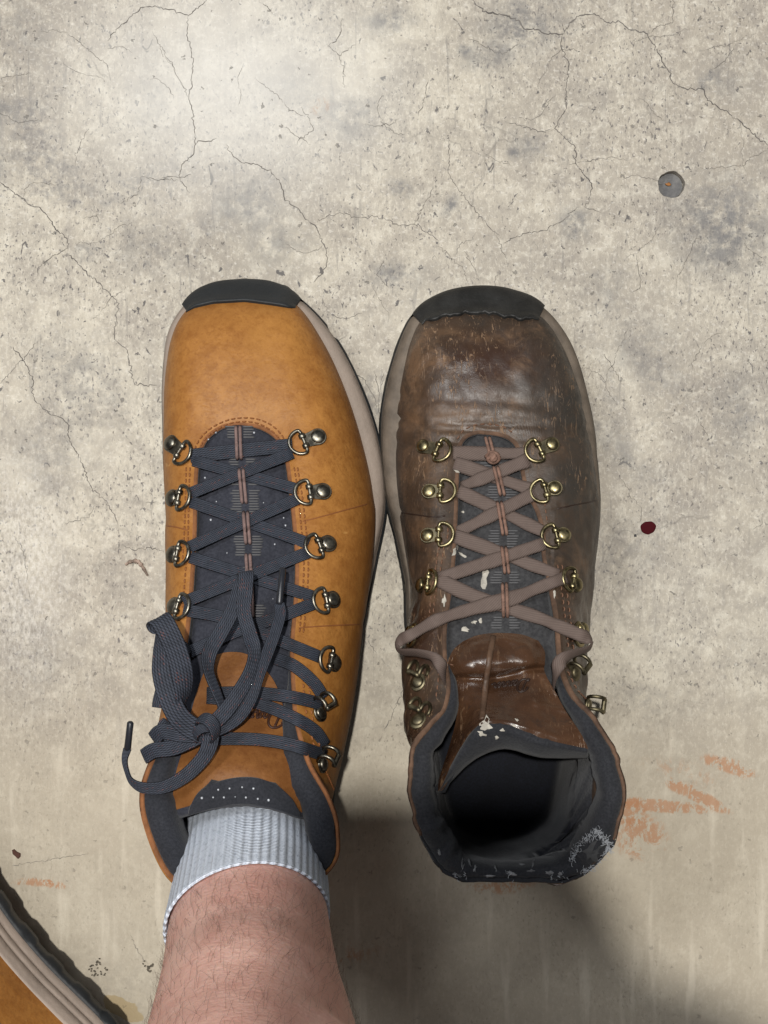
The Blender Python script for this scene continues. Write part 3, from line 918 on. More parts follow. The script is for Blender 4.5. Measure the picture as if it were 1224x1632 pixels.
def eyelet(root, pin, riv, ring, mp, mr, mplate, rr=.0036, tall=.0062, scale=1.0):
    """riveted plate with a hinge and a D-shaped lace ring"""
    a, na = pin(*riv); b, nb = pin(*ring)
    if a is None or b is None: return None
    if a is None: return None
    d = b - a
    L = min(max(d.length, .0078), .0135)
    z = (na * .6 + nb * .4 + Vector((0, 0, .35))).normalized()
    Mx = frame_from(a + na * .0006, d, z)
    hx = L - .0040                                    # hinge axis
    out = []
    for k in range(13):                                # plate: round at the rivet, square at the hinge
        an = math.pi / 2 + math.pi * k / 12
        out.append((rr * 1.22 * math.cos(an), rr * 1.22 * math.sin(an)))
    out += [(rr * .5, -rr * 1.15), (hx - .0016, -rr * 1.0), (hx + .0004, -rr * 1.0), (hx + .0004, rr * 1.0), (hx - .0016, rr * 1.0), (rr * .5, rr * 1.15)]
    v, f = prism(out, -.0005, .0009)
    pl = add("lace_eyelet", tf(Mx, v), f, mplate, root, smooth=False)
    v, f = dome(rr, .0011)
    add("rivet", tf(Mx @ Matrix.Translation((0, 0, .0009)), v), f, mr, pl)
    for sy in (-1, 1):
        path = [(hx, sy * y, .0014) for y in (.0014, .0017, .0037, .0040)]
        v, f = tube(path, [.0015, .0019, .0019, .0015], 12)
        add("hinge_knuckle", tf(Mx, v), f, mp, pl)
    path = [(hx, -.0040, .0016), (hx, 0, .0016), (hx, .0040, .0016), (hx + .0005, tall * .92, .0016)]
    for k in range(0, 13):
        an = math.pi / 2 - math.pi * k / 12
        path.append((hx + .0014 + .0062 * math.cos(an), tall * math.sin(an), .0016 - .0005 * math.cos(an)))
    path += [(hx + .0005, -tall * .92, .0016), (hx, -.0040, .0016)]
    v, f = tube(cr(path, 3), .00098, 8)
    add("ring", tf(Mx, v), f, mp, pl)
    return pl

def hook(root, pin, base, along, mp, mr, up=.15):
    """speed hook: plate with a rivet and an open curled strap"""
    a, na = pin(*base); b, nb = pin(*along)
    if a is None or b is None: return
    z = (na + Vector((0, 0, up))).normalized()
    Mx = frame_from(a + na * .0006, b - a, z)
    out = [(.0046 * math.cos(q), .0040 * math.sin(q)) for q in np.linspace(0, 2 * math.pi, 18, endpoint=False)]
    v, f = prism(out, -.0006, .0008)
    pl = add("lace_hook", tf(Mx, v), f, mp, root)
    v, f = dome(.0030, .0010)
    add("rivet", tf(Mx @ Matrix.Translation((0, 0, .0008)), v), f, mr, pl)
    # curled strap rising off the plate and turning back over
    for sy in (-1, 1):
        prof = []
        for k in range(13):
            an = -math.pi * .5 + math.pi * 1.15 * k / 12
            prof.append((.0042 + .0042 * math.cos(an), sy * (.0030 + .0004 * k / 12), .0048 + .0042 * math.sin(an)))
        v, f = tube(prof, .00095, 7)
        add("hook_arm", tf(Mx, v), f, mp, pl)
    bar = [(.0042 + .0042 * math.cos(math.pi * .65), y, .0048 + .0042 * math.sin(math.pi * .65)) for y in np.linspace(-.0036, .0036, 6)]
    v, f = tube(bar, .0013, 8)
    add("hook_bar", tf(Mx, v), f, mp, pl)

def script_letters(pin, root, x0, y0, size, mat, slope=0.0, r=.00045, letters="Danner"):
    """signature-style lettering, upside down as seen from the wearer"""
    GL = {
     'D': (1.5, [[(.55, 1.75), (.45, 1.2), (.30, .5), (.10, .05), (-.15, .1), (-.05, .3), (.3, .12), (.75, 0), (1.2, .3), (1.4, .9), (1.25, 1.5), (.8, 1.85), (.2, 1.8), (-.2, 1.5), (-.15, 1.25)]]),
     'a': (.78, [[(.55, .62), (.35, .78), (.1, .6), (.02, .3), (.15, .05), (.38, .15), (.55, .6), (.52, .2), (.62, .02), (.8, .2)]]),
     'n': (.85, [[(0, .55), (.12, .75), (.15, .4), (.1, .02), (.2, .5), (.4, .78), (.52, .6), (.5, .2), (.6, .02), (.85, .2)]]),
     'e': (.6, [[(0, .2), (.3, .42), (.4, .65), (.25, .78), (.08, .5), (.1, .15), (.3, .02), (.62, .2)]]),
     'r': (.7, [[(0, .3), (.15, .8), (.2, .68), (.42, .66), (.38, .3), (.45, .05), (.95, .25)]]),
    }
    s = Soup(); cx = 0
    for ch in letters:
        w, strokes = GL[ch]
        for st in strokes:
            pts = []
            for u, q in cr(st, 5):
                X = (cx + u + .25 * q) * size; Y = q * size
                loc, nr = pin(x0 - X, y0 + Y + slope * X, .0001)
                if loc is None: continue
                pts.append(np.array(loc))
            if len(pts) > 3:
                v, f = tube(pts, r, 5); s.put(v, f)
        cx += w
    if s.v: s.make("embossed_lettering", mat, root)

def cord(pin, pts, r, off=.0008):
    q = cr(np.array(pts, float), 6) if len(pts) > 2 else np.linspace(pts[0], pts[1], 10)
    w = []
    for x, y in q:
        l, nr = pin(x, y)
        if l is not None: w.append(np.array(l + (Vector((0, 0, CAM_H)) - l).normalized() * off))
    w[0] = w[0] - np.array([0, 0, .0018]); w[-1] = w[-1] - np.array([0, 0, .0018])
    return tube(w, r, 7)

# ================================================================== tan boot (worn on the right foot)
# station: sole-line px,py, overhang px, edge px,py,h, (a, b, bulge mm, pad, -)
Fv = (1.35, .78, 0, 0, 0)          # vamp: rises steeply, then runs flat to the throat
def side(a=1.25, b=.80, bu=0, pad=0): return (a, b, bu, pad, 0)
NEW = [
 (385, 472, 20, 382, 673, .066, Fv), (432, 476, 20, 412, 677, .066, Fv), (473, 487, 9, 436, 689, .067, Fv), (512, 540, 16, 452, 707, .069, Fv),
 (546, 610, 20, 461, 736, .073, side()), (576, 700, 22, 467, 782, .080, side()), (596, 800, 15, 473, 842, .088, side()), (590, 900, 4, 477, 902, .097, side(1.25, .8, 3)),
 (572, 1000, 2, 474, 966, .106, side(1.25, .8, 6)), (559, 1090, 2, 469, 1030, .115, side(1.2, .82, 7)), (545, 1170, 2, 471, 1090, .124, side(1.15, .86, 6, .1)), (529, 1240, 2, 476, 1150, .132, side(1.1, .9, 5, .5)),
 (517, 1300, 3, 495, 1215, .141, side(1.05, .92, 2, 1)), (500, 1340, 6, 526, 1270, .147, side(1, .95, 2, 1.1)), (470, 1362, 6, 541, 1320, .149, side(1, .95, 2, 1.1)), (440, 1372, 6, 536, 1378, .145, side(1, .95, 2, 1)),
 (400, 1375, 6, 480, 1425, .138, side(1, .95, 2, 1)), (370, 1372, 6, 400, 1437, .135, side(1, .95, 2, 1)), (342, 1362, 6, 320, 1425, .138, side(1, .95, 2, 1)), (316, 1340, 6, 266, 1395, .145, side(1, .95, 2, 1)),
 (296, 1300, 5, 230, 1315, .149, side(1, .95, 1, 1.1)), (284, 1250, 5, 224, 1258, .147, side(1.05, .95, 0, 1)), (278, 1190, 5, 244, 1200, .141, side(1.1, .92, 0, .7)), (274, 1130, 5, 262, 1150, .133, side(1.1, .9, 0, .3)),
 (280, 1070, 5, 279, 1090, .125, side(1.15, .88)), (286, 1010, 4, 291, 1035, .116, side(1.2, .85, 3)), (288, 950, 4, 299, 970, .106, side(1.2, .80, 4.5)), (284, 890, 4, 304, 905, .097, side(1.25, .78, 4.5)),
 (275, 825, 4, 307, 842, .088, side(1.25, .78, 3)), (266, 755, 4, 308, 782, .080, side(1.25, .8, 1)), (264, 685, 4, 311, 738, .073, side(1.3, .8, .8)), (264, 615, 5, 320, 707, .069, Fv),
 (275, 540, 9, 334, 689, .067, Fv), (299, 495, 9, 354, 677, .066, Fv), (338, 478, 19, 368, 674, .066, Fv),
]
def wrinkle_new(x, y, p, s):
    d = .00055 * fbm(p, 28) * math.sin(math.pi * min(1, s * 1.1))
    # seam steps and soft flex lines
    if x > 480 and s > .03:
        yy = 830 - (x - 485) * .26
        d += .0007 * (1 / (1 + math.exp(-(y - yy) / 1.5))) * min(1, (x - 478) / 30)
        yy = 1000 - (x - 470) * .045
        d -= .0008 * math.exp(-((y - yy) / 3.0) ** 2)
    if x < 305 and s > .05:
        yy = 836 + (x - 262) * .2
        d += .0006 * (1 / (1 + math.exp(-(y - yy) / 1.5)))
    # small rise round the throat
    return d

tan = thing("hiking_boot", "new tan leather hiking boot with navy laces, worn on the bare hairy leg", "boot", P(430, 930, 0), "tan hiking boots")
bt = Boot()
v, f, mi = make_upper(bt, NEW, wr=wrinkle_new)
up = add("upper", v, f, [M_TAN, M_TANEDGE], tan, mi=mi)
make_sole(bt, tan, M_MID, M_RUBBER)
make_cap(bt, tan, M_RUBBER, [(270, 540), (280, 512), (286, 503), (310, 491), (340, 484), (390, 481), (430, 486), (462, 491), (474, 490), (480, 480), (500, 440)])
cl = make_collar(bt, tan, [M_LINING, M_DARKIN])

def tongue_rows(E, hs):
    rows = []
    for (y, xl, xr, h) in E:
        w = xr - xl
        rows.append([(xl + w * t, y + dy, h - dh) for t, dy, dh in ((-.05, 0, .009), (.10, 0, .0052), (.30, 0, .0026), (.5, 0, .0016), (.7, 0, .0026), (.90, 0, .0052), (1.05, 0, .009))])
    return rows
TR = tongue_rows([(655, 325, 440, .0655), (690, 322, 442, .0690), (730, 312, 460, .0735), (780, 308, 467, .080), (840, 307, 473, .088), (900, 304, 477, .097), (965, 300, 474, .106),
                  (1030, 292, 469, .115), (1090, 282, 469, .124), (1150, 272, 470, .132)], None)
TR.append([(262, 1215, .128), (280, 1215, .137), (330, 1212, .1445), (375, 1210, .1465), (420, 1212, .1445), (466, 1216, .138), (484, 1217, .129)])
TR.append([(262, 1285, .134), (280, 1284, .143), (330, 1270, .151), (380, 1262, .153), (430, 1266, .151), (478, 1284, .143), (494, 1290, .133)])
TR.append([(272, 1306, .133), (290, 1302, .142), (335, 1290, .150), (385, 1284, .152), (430, 1289, .149), (474, 1303, .142), (488, 1305, .132)])
TR.append([(280, 1306, .120), (298, 1300, .125), (340, 1288, .128), (385, 1284, .129), (430, 1288, .128), (468, 1300, .125), (480, 1304, .119)])
def tong_fn(p, i, j):
    x, y = to_px(p)
    w = 0
    if y < 1040:      # quilted ridges either side of the middle
        w = .0005 * math.sin((x - 385) * .33) * (1 if abs(x - 388) > 30 else 0) + .0004 * fbm(p, 160)
    else: w = .0005 * fbm(p, 40)
    return np.array([0, 0, w])
tb = patch(TR, 6, 6, tong_fn)
v, f, mi = shell(tb, .004)
tg = add("tongue", v, f, [M_TONGUE, M_LINING], tan, mi=mi)
# leather overlay on the upper tongue
def clamp_rows(rows, dz): return [[(x, y, h + dz) for x, y, h in r] for r in rows]
pin0 = pinner([tg])
def overlay(pts_rows, dz):
    rows = []
    for r in pts_rows:
        q = []
        for x, y in r:
            l, nr = pin0(x, y)
            q.append((x, y, (l.z if l is not None else .13) + dz))
        rows.append(q)
    return rows
OV = overlay([[(346, 1043), (358, 1040), (370, 1039), (384, 1040), (394, 1043)], [(330, 1062), (350, 1058), (372, 1056), (398, 1058), (420, 1064)], [(318, 1090), (345, 1085), (380, 1082), (415, 1085), (440, 1092)],
              [(306, 1130), (340, 1128), (385, 1126), (420, 1128), (452, 1132)], [(296, 1180), (340, 1178), (385, 1176), (420, 1178), (455, 1182)], [(282, 1225), (330, 1222), (385, 1220), (425, 1222), (462, 1226)],
              [(276, 1262), (325, 1252), (382, 1248), (430, 1252), (474, 1264)], [(275, 1292), (325, 1278), (382, 1272), (432, 1276), (482, 1294)]], .0012)
ob = patch(OV, 5, 5)
v, f, mi = shell(ob, .0018)
ovl = add("tongue_leather", v, f, [M_TAND, M_TANEDGE], tan, mi=mi)
PD = overlay([[(338, 1250), (362, 1242), (388, 1239), (414, 1241), (438, 1249)], [(324, 1258), (356, 1250), (388, 1247), (422, 1249), (452, 1260)], [(312, 1268), (350, 1262), (388, 1259), (428, 1263), (466, 1274)],
              [(304, 1284), (348, 1273), (388, 1269), (430, 1275), (474, 1289)], [(300, 1299), (346, 1286), (388, 1281), (432, 1287), (478, 1303)]], .0056)
v, f, mi = shell(patch(PD, 5, 5), .0035)
pad = add("tongue_pad", v, f, [M_LINING, M_LINING], tan, mi=mi)
pin = pinner([up, tg, ovl, pad, cl])

s = Soup()     # little reflective dots woven into the fabric
for x, y in [(344, 689), (332, 700), (405, 690), (327, 762), (345, 800), (336, 829), (420, 802), (452, 826), (455, 838), (362, 882), (456, 899), (435, 955), (420, 915), (335, 855), (438, 868), (350, 940), (450, 930), (318, 815),
             (348, 1259), (366, 1257), (386, 1255), (404, 1257), (322, 1272), (340, 1271), (357, 1271), (375, 1270), (392, 1271), (411, 1273), (428, 1275)]:
    l, nr = pin(x, y, .0001)
    v_, f_ = dome(random.uniform(.0003, .00062), .0002, 8, 2)
    s.put(tf(frame_from(l, Vector((1, 0, 0)), nr), v_), f_)
s.make("reflective_dot", M_SILVER, tan, kind='stuff')

stitches(pin, [
 [(306, 735), (311, 714), (322, 695), (340, 680), (362, 670), (385, 666), (410, 668), (432, 677), (448, 692), (458, 710), (463, 725)],
 [(312, 738), (318, 716), (328, 699), (344, 686), (364, 676), (385, 672), (408, 674), (428, 683), (443, 697), (452, 712)],
 [(469, 745), (474, 780), (479, 830), (484, 890), (482, 950), (477, 1010)], [(474, 745), (480, 780), (486, 830), (491, 890), (489, 950), (483, 1010)],
 [(303, 745), (301, 790), (300, 850), (296, 910), (291, 970)], [(297, 745), (296, 790), (294, 850), (290, 910)],
 [(482, 1070), (484, 1110), (490, 1150), (500, 1190)], [(490, 1070), (493, 1110), (498, 1150), (510, 1195)], [(500, 1195), (520, 1232), (536, 1270)],
 ], tan, M_TANSEAM)
# panel seams: a dark grooved thread line
s = Soup()
for ln in ([(478, 832), (510, 824), (550, 813), (598, 800)], [(472, 1001), (510, 998), (550, 996), (586, 995)], [(264, 838), (280, 840), (302, 846)]):
    v_, f_ = cord(pin, ln, .00036, .00002); add("panel_seam", v_, f_, M_TANSEAM, tan)

NEW_RINGS = [((274, 707), (298, 726)), ((276, 794), (298, 795)), ((277, 884), (296, 884)), ((279, 966), (292, 968)),
             ((506, 697), (472, 709)), ((514, 784), (480, 787)), ((522, 867), (496, 874)), ((529, 956), (506, 959)), ((531, 1057), (516, 1050))]
for a, b in NEW_RINGS: eyelet(tan, pin, a, b, M_PEWTER, M_PEWTER, M_PEWTER)
for a, b in [((508, 1136), (497, 1108)), ((511, 1218), (499, 1190)), ((252, 1150), (252, 1116)), ((236, 1212), (246, 1180))]:
    hook(tan, pin, a, b, M_PEWTER, M_PEWTER)

# ---- laces
W = .0061
def over(h): return lambda t: h * math.sin(math.pi * t) ** .7
s = Soup()
def lay(pts, off=.0012, h=0.0, w=W, soup=None, th=.0013, up=.35):
    v_, f_, u_ = ribbon(pin_path(pin, pts, off, lift=over(h) if h else None, up=up), w, th, 2)
    (soup or s).put(v_, f_, uv=u_)
lay([(303, 727), (385, 718), (466, 710)], .0018, w=.0073)
for (a, b, c, d) in [((308, 734), (474, 780), (466, 722), (304, 786)), ((304, 800), (492, 866), (476, 794), (302, 872)), ((303, 888), (502, 952), (492, 880), (292, 960)), ]:
    lay([a, b], .0012); lay([c, d], .0020, .0022)
lay([(292, 972), (360, 985), (420, 1010), (512, 1048)], .0014)
lay([(500, 962), (440, 985), (380, 1005), (300, 1040)], .0022, .001)
lay([(440, 1050), (470, 1062), (500, 1088), (516, 1112)], .0022, .001)
lay([(330, 1105), (400, 1104), (460, 1110), (514, 1122)], .0030, .002)
lay([(330, 1112), (400, 1118), (460, 1140), (500, 1163), (519, 1188)], .0022, .001)
lay([(326, 1178), (400, 1178), (460, 1186), (518, 1204)], .0030, .002)
lay([(300, 1030), (270, 1062), (255, 1110), (252, 1128)], .0014)
lace = s.make("lace", M_LACE, tan)
pin2 = pinner([up, tg, ovl, pad, lace])

# keeper cords down the middle of the tongue with stitched bars between
s = Soup(); sd = Soup()
for (x0, y0, x1, y1) in [(379, 679, 381, 732), (384, 748, 389, 802), (391, 816, 395, 867), (395, 884, 397, 914), (398, 930, 400, 985)]:
    for dx in (-3.2, 3.2):
        v_, f_ = cord(pin2, [(x0 + dx, y0), ((x0 + x1) / 2 + dx, (y0 + y1) / 2), (x1 + dx, y1)], .00088, .0016); s.put(v_, f_)
for (cx_, y0, y1) in [(382, 680, 700), (386, 732, 752), (390, 772, 772), (391, 782, 818), (396, 855, 885), (397, 905, 925), (400, 965, 985)]:
    for y in np.arange(y0, y1 + 1, 4.2):
        for sg in (-1, 1):
            v_, f_ = cord(pin, [(cx_ + sg * 5, y), (cx_ + sg * random.uniform(20, 25), y)], .00045, .0003); sd.put(v_, f_)
s.make("lace_keeper", M_KEEP, tan); sd.make("keeper_stitching", M_DASH, tan, kind='stuff')

# ---- bow: control rows px,py,h, normal
def free(rows, w, th=.0013, m=8, taper=None):
    a = np.array([[*P(r[0], r[1], r[2]), *r[3:6]] for r in rows], float)
    return ribbon(a, w, th, m, taper=taper)
U = (0, 0, 1); D = (0, 0, -1)
WB = .0073
s = Soup()
def fput(rows, w=WB, **k):
    v_, f_, u_ = free(rows, w, **k); s.put(v_, f_, uv=u_)
# left loop
fput(w=WB * 1.4, rows=[(322, 1168, .156, .3, 0, 1), (300, 1156, .158, .2, -.1, 1), (282, 1138, .160, .25, 0, 1), (268, 1106, .161, .1, 0, 1), (259, 1070, .160, -.2, 0, 1), (258, 1036, .157, -.5, 0, .9), (252, 1006, .156, -.9, .2, .2),
      (249, 990, .160, -.3, 1, .1), (256, 987, .164, .1, .5, .9), (266, 1003, .166, .1, 0, 1), (280, 1034, .165, .0, 0, 1), (290, 1070, .163, .2, 0, 1), (293, 1104, .159, .75, 0, .7), (288, 1132, .154, .9, 0, .45), (300, 1156, .152, .5, 0, .8), (320, 1168, .152, .2, 0, 1)])
# centre loop
fput([(322, 1162, .154, .2, 0, 1), (344, 1152, .154, .4, .3, 1), (354, 1132, .150, .85, .3, .4), (344, 1102, .147, .8, .2, .5), (332, 1068, .144, .75, 0, .6), (334, 1040, .141, .2, 0, 1), (352, 1008, .138, -.1, 0, 1), (372, 970, .135, -.2, .1, 1), (380, 940, .132, -.3, .1, -.6 + 1.2), (386, 918, .131, 0, 1, .1),
      (392, 914, .136, .05, .6, .8), (391, 940, .139, -.1, 0, 1), (389, 975, .139, -.25, 0, 1), (398, 1010, .141, -.2, 0, 1), (405, 1040, .145, .6, 0, .8), (398, 1072, .149, .7, .2, .7), (378, 1108, .153, .6, .5, .6), (352, 1142, .156, .4, .6, .7), (326, 1162, .157, .2, .3, 1)])
# free end running up to its tip on the right
fput([(326, 1166, .152, 0, .3, 1), (352, 1160, .154, .4, .5, .9), (380, 1142, .152, .5, .5, .8), (400, 1112, .149, .5, .3, .8), (412, 1076, .146, .4, .1, .9), (428, 1036, .140, .2, .1, 1), (440, 1004, .135, .1, 0, 1), (447, 978, .131, .1, .1, 1), (445, 962, .129, 0, .2, 1)], WB * .95, taper=(1, .75))
# free end sweeping round the collar on the left
fput([(336, 1172, .157, .3, .2, 1), (333, 1190, .158, .4, 0, 1), (322, 1210, .158, .35, -.2, 1), (296, 1236, .158, .15, -.35, 1), (262, 1254, .157, 0, -.4, 1), (230, 1256, .155, -.15, -.4, 1), (210, 1246, .152, -.6, -.5, .6), (202, 1228, .149, -.9, -.1, .4), (199, 1210, .147, -.8, .1, .6), (203, 1193, .146, -.3, .2, .9)], WB * 1.15, taper=(1, .5))
# straps from the left hooks into the knot
fput([(244, 1178, .148, -.3, 0, 1), (258, 1166, .152, 0, 0, 1), (286, 1170, .155, 0, 0, 1), (320, 1172, .156, 0, 0, 1)], WB)
fput([(229, 1206, .146, -.4, 0, .9), (246, 1196, .150, 0, 0, 1), (276, 1192, .153, .1, 0, 1), (308, 1178, .155, .2, .1, 1), (326, 1168, .156, .2, .1, 1)], WB)
fput([(268, 1152, .146, 0, 0, 1), (262, 1160, .149, 0, 0, 1), (280, 1182, .152, 0, 0, 1), (310, 1180, .155, 0, 0, 1)], WB * .9)
# the knot: two wraps
fput([(314, 1160, .150, -.4, .3, .6), (318, 1146, .158, -.1, .7, .8), (330, 1146, .163, .2, .4, 1), (341, 1158, .163, .6, .1, .9), (343, 1174, .159, .8, -.3, .5), (336, 1184, .152, .6, -.7, .2)], WB * .85, th=.0015)
fput([(316, 1184, .150, -.4, -.5, .6), (311, 1172, .158, -.6, .1, .9), (318, 1163, .1605, -.1, .4, 1), (330, 1160, .160, .3, .5, .9), (340, 1164, .153, .8, .2, .3)], WB * .62, th=.0015)
bow = s.make("lace_bow", M_LACE, tan)
for (a, b) in (((445, 964, .1295), (451, 905, .1245)), ((203, 1195, .1462), (208, 1150, .150))):
    p0, p1 = P(*a), P(*b)
    pts = [p0.lerp(p1, t) for t in (0, .06, .5, .95, 1)]
    v_, f_ = tube([list(q) for q in pts], [.0012, .0017, .0016, .0016, .0010], 10)
    add("lace_tip", v_, f_, M_TIP, tan)
script_letters(pin, tan, 452, 1133, 14.5, M_INK, r=.0007)

# ================================================================== worn brown boot
Fw = (1.35, .74, 0, 0, 0)
OLD = [
 (765, 492, 30, 768, 686, .062, Fw), (814, 495, 27, 795, 689, .062, Fw), (858, 503, 15, 815, 697, .063, Fw), (893, 548, 15, 828, 712, .064, Fw),
 (915, 602, 13, 834, 740, .067, side(1.3)), (932, 665, 11, 843, 780, .071, side(1.3)), (945, 735, 7, 860, 815, .076, side()), (951, 805, 5, 869, 850, .081, side()),
 (946, 875, 4, 870, 885, .086, side()), (936, 945, 3, 880, 935, .094, side()), (929, 1010, 3, 889, 985, .103, side()), (921, 1080, 3, 894, 1045, .113, side(1.2, .85)), (914, 1150, 3, 905, 1092, .121, side(1.15, .86, 3, .3)),
 (907, 1215, 4, 940, 1136, .131, side(1.05, .9, 4, .8)), (900, 1258, 4, 970, 1175, .139, side(1, .95, 1, 1.1)), (892, 1290, 4, 992, 1225, .144, side(1, .95, 1, 1.2)), (880, 1315, 4, 994, 1290, .143, side(1, .95, 1, 1.25)),
 (858, 1336, 4, 974, 1358, .137, side(1, .95, 1, 1.5)), (828, 1348, 4, 916, 1402, .129, side(1, .95, 1, 1.1)), (790, 1351, 4, 815, 1406, .126, side(1, .95, 1, .5)), (748, 1346, 4, 718, 1398, .129, side(1, .95, 1, 1.1)),
 (716, 1326, 4, 684, 1357, .136, side(1, .95, 1, 1.4)), (698, 1290, 4, 658, 1306, .142, side(1, .95, 1, 1.2)), (688, 1245, 4, 647, 1250, .144, side(1, .95, 1, 1.2)), (680, 1190, 4, 654, 1200, .141, side(1, .95, 1, 1.1)),
 (672, 1140, 4, 676, 1162, .136, side(1.05, .90, 9, 1.0)), (664, 1085, 4, 702, 1132, .130, side(1.15, .84, 9, .7)), (658, 1030, 4, 712, 1095, .122, side(1.2, .82, 7, .35)), (656, 980, 5, 706, 1050, .113, side(1.25, .82, 4)),
 (655, 930, 6, 706, 1000, .104, side()), (648, 880, 8, 714, 940, .095, side()), (640, 830, 12, 720, 885, .087, side()), (632, 770, 17, 723, 825, .078, side()), (631, 705, 20, 725, 768, .070, side(1.3)),
 (634, 645, 20, 727, 727, .065, side(1.3)), (643, 592, 18, 731, 706, .063, Fw), (654, 547, 15, 740, 694, .062, Fw), (673, 511, 15, 750, 689, .062, Fw), (714, 498, 27, 760, 686, .062, Fw),
]
def wrinkle_old(x, y, p, s):
    e = math.sin(math.pi * min(1, s * 1.05))
    d = .0019 * fbm(p, 26) * e + .0008 * fbm(p, 85) * e
    # flex creases across the vamp
    if 600 < y < 780:
        for (yc, slope, a, w) in ((676, .03, .0016, 5), (688, .05, .0011, 4), (664, -.02, .0010, 4), (640, .04, .0009, 7), (702, -.05, .0009, 5)):
            yy = yc + slope * (x - 780) + 9 * noise.noise(Vector((x * .017, yc, 0)))
            d -= 1.25 * a * math.exp(-((y - yy) / w) ** 2) * (.5 + .5 * noise.noise(Vector((x * .015, yc * .3, 4))) + .2)
    # stitched overlay steps at the sides
    if x > 880 or x < 700:
        yy = (812 - (x - 880) * .25) if x > 880 else 818 + (x - 640) * .1
        d += .0007 / (1 + math.exp(-(y - yy) / 1.5)) - .0009 * math.exp(-((y - yy + 1) / 2.2) ** 2)
    if y > 930:
        d += .0012 * fbm(p, 60) * e
    return d
old = thing("hiking_boot", "old scuffed dark brown hiking boot standing empty with faded mauve laces", "boot", P(790, 930, 0))
ob_ = Boot()
v, f, mi = make_upper(ob_, OLD, wr=wrinkle_old, rag=True)
nn_ = ob_.n
for r_ in range(3):
    for i_ in range(nn_):
        x_, y_ = to_px(ob_.E[i_])
        if y_ > 1335: mi[(ob_.nr - 1 + r_) * nn_ + i_] = 2
upo = add("upper", v, f, [M_BROWN, M_BROWNEDGE, M_LININGW], old, mi=mi)
make_sole(ob_, old, M_MIDW, M_RUBBERW, True)
make_cap(ob_, old, M_RUBBERW, [(640, 575), (652, 530), (664, 519), (680, 513), (705, 506), (740, 501), (780, 501), (810, 506), (845, 512), (860, 509), (870, 504), (884, 494), (900, 470)], 5.0, False)
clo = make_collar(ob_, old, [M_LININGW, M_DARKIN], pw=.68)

TO = tongue_rows([(672, 742, 802, .0600), (695, 734, 818, .0635), (730, 727, 834, .0665), (780, 724, 846, .0715), (840, 722, 868, .080), (900, 716, 876, .089), (960, 709, 886, .099), (1010, 708, 890, .107), (1060, 712, 886, .113), (1100, 722, 876, .116)], None)
tbo = patch(TO, 6, 6, lambda p, i, j: np.array([0, 0, .0006 * math.sin((to_px(p)[0]) * .30) * (1 if abs(to_px(p)[0] - 795) > 30 else 0) + .0007 * fbm(p, 120)]))
v, f, mi = shell(tbo, .004)
tgo = add("tongue", v, f, [M_TONGUEW, M_LININGW], old, mi=mi)
# leather top of the tongue, sagging into the opening
TL = [
 [(738, 1022, .1115), (760, 1013, .1135), (790, 1009, .1145), (830, 1011, .1140), (858, 1021, .1115)],
 [(722, 1036, .1125), (752, 1029, .1185), (790, 1025, .1205), (836, 1027, .1190), (868, 1038, .1125)],
 [(713, 1058, .1150), (748, 1056, .1230), (790, 1054, .1255), (838, 1053, .1235), (868, 1058, .1155)],
 [(716, 1074, .1160), (750, 1077, .1215), (790, 1074, .1225), (836, 1069, .1220), (868, 1070, .1165)],
 [(724, 1090, .1160), (756, 1092, .1200), (792, 1086, .1195), (836, 1080, .1205), (874, 1084, .1190)],
 [(728, 1112, .1180), (758, 1108, .1240), (796, 1104, .1240), (840, 1104, .1270), (888, 1108, .1240)],
 [(728, 1142, .1180), (760, 1130, .1290), (798, 1124, .1310), (846, 1130, .1330), (902, 1134, .1270)],
 [(716, 1190, .1180), (758, 1148, .1350), (800, 1142, .1380), (852, 1156, .1380), (920, 1160, .1310)],
 [(700, 1240, .1170), (756, 1158, .1380), (802, 1148, .1400), (858, 1166, .1395), (934, 1184, .1330)],
 [(698, 1260, .1165), (754, 1166, .1385), (803, 1154, .1405), (862, 1176, .1395), (938, 1194, .1330)],
]
def tl_fn(p, i, j):
    x, y = to_px(p)
    d = .0017 * fbm(p, 45) + .0006 * fbm(p, 120)
    d += .0012 * math.exp(-((y - (1120 + (x - 850) * .25)) / 5) ** 2) * (1 if x > 850 else 0)
    d -= .0034 * math.exp(-((y - (1078 - (x - 780) * .12 + 3 * math.sin(x * .05))) / 5.5) ** 2) * (1 if 715 < x < 880 else 0)
    d += .0008 * math.exp(-((x - (778 - (y - 1040) * .08)) / 9) ** 2) * (1 if y < 1150 else max(0, 1 - (y - 1150) / 20))
    return np.array([0, 0, d])
tl = patch(TL, 12, 10, tl_fn)
v, f, mi = shell(tl, .0028)
tlo = add("tongue_leather", v, f, [M_GLOSS, M_BROWNEDGE], old, mi=mi)
# padded top edge rolling over and down inside
last = TL[-1]
def rowoff(fy, dh): return [(x + dx, y + dy * fy, h + dh) for (x, y, h), dx, dy in zip(last, (2, -2, 0, 0, -2), (6, 46, 38, 30, 14))]
RP = [[(x, y - 3, h - .0006) for x, y, h in last], rowoff(.08, .0004), rowoff(.35, .0002), rowoff(.7, -.004), rowoff(1.0, -.011), rowoff(1.05, -.022), rowoff(.9, -.040)]
rp = patch(RP, 8, 5, lambda p, i, j: np.array([0, 0, .0007 * fbm(p, 130) + .0004 * math.sin(j * 60) * i]))
v, f, mi = shell(rp, .003)
tpo = add("tongue_pad", v, f, [M_LININGW, M_LININGW], old, mi=mi)
pino = pinner([upo, tgo, tlo, tpo, clo])
ww = pin_path(pino, [(786, 1014), (780, 1050), (775, 1085), (771, 1120), (768, 1146)], .0002, up=.8)
v_, f_, u_ = ribbon(ww, .0028, .0014, 3, ribs=2, amp=0.0)
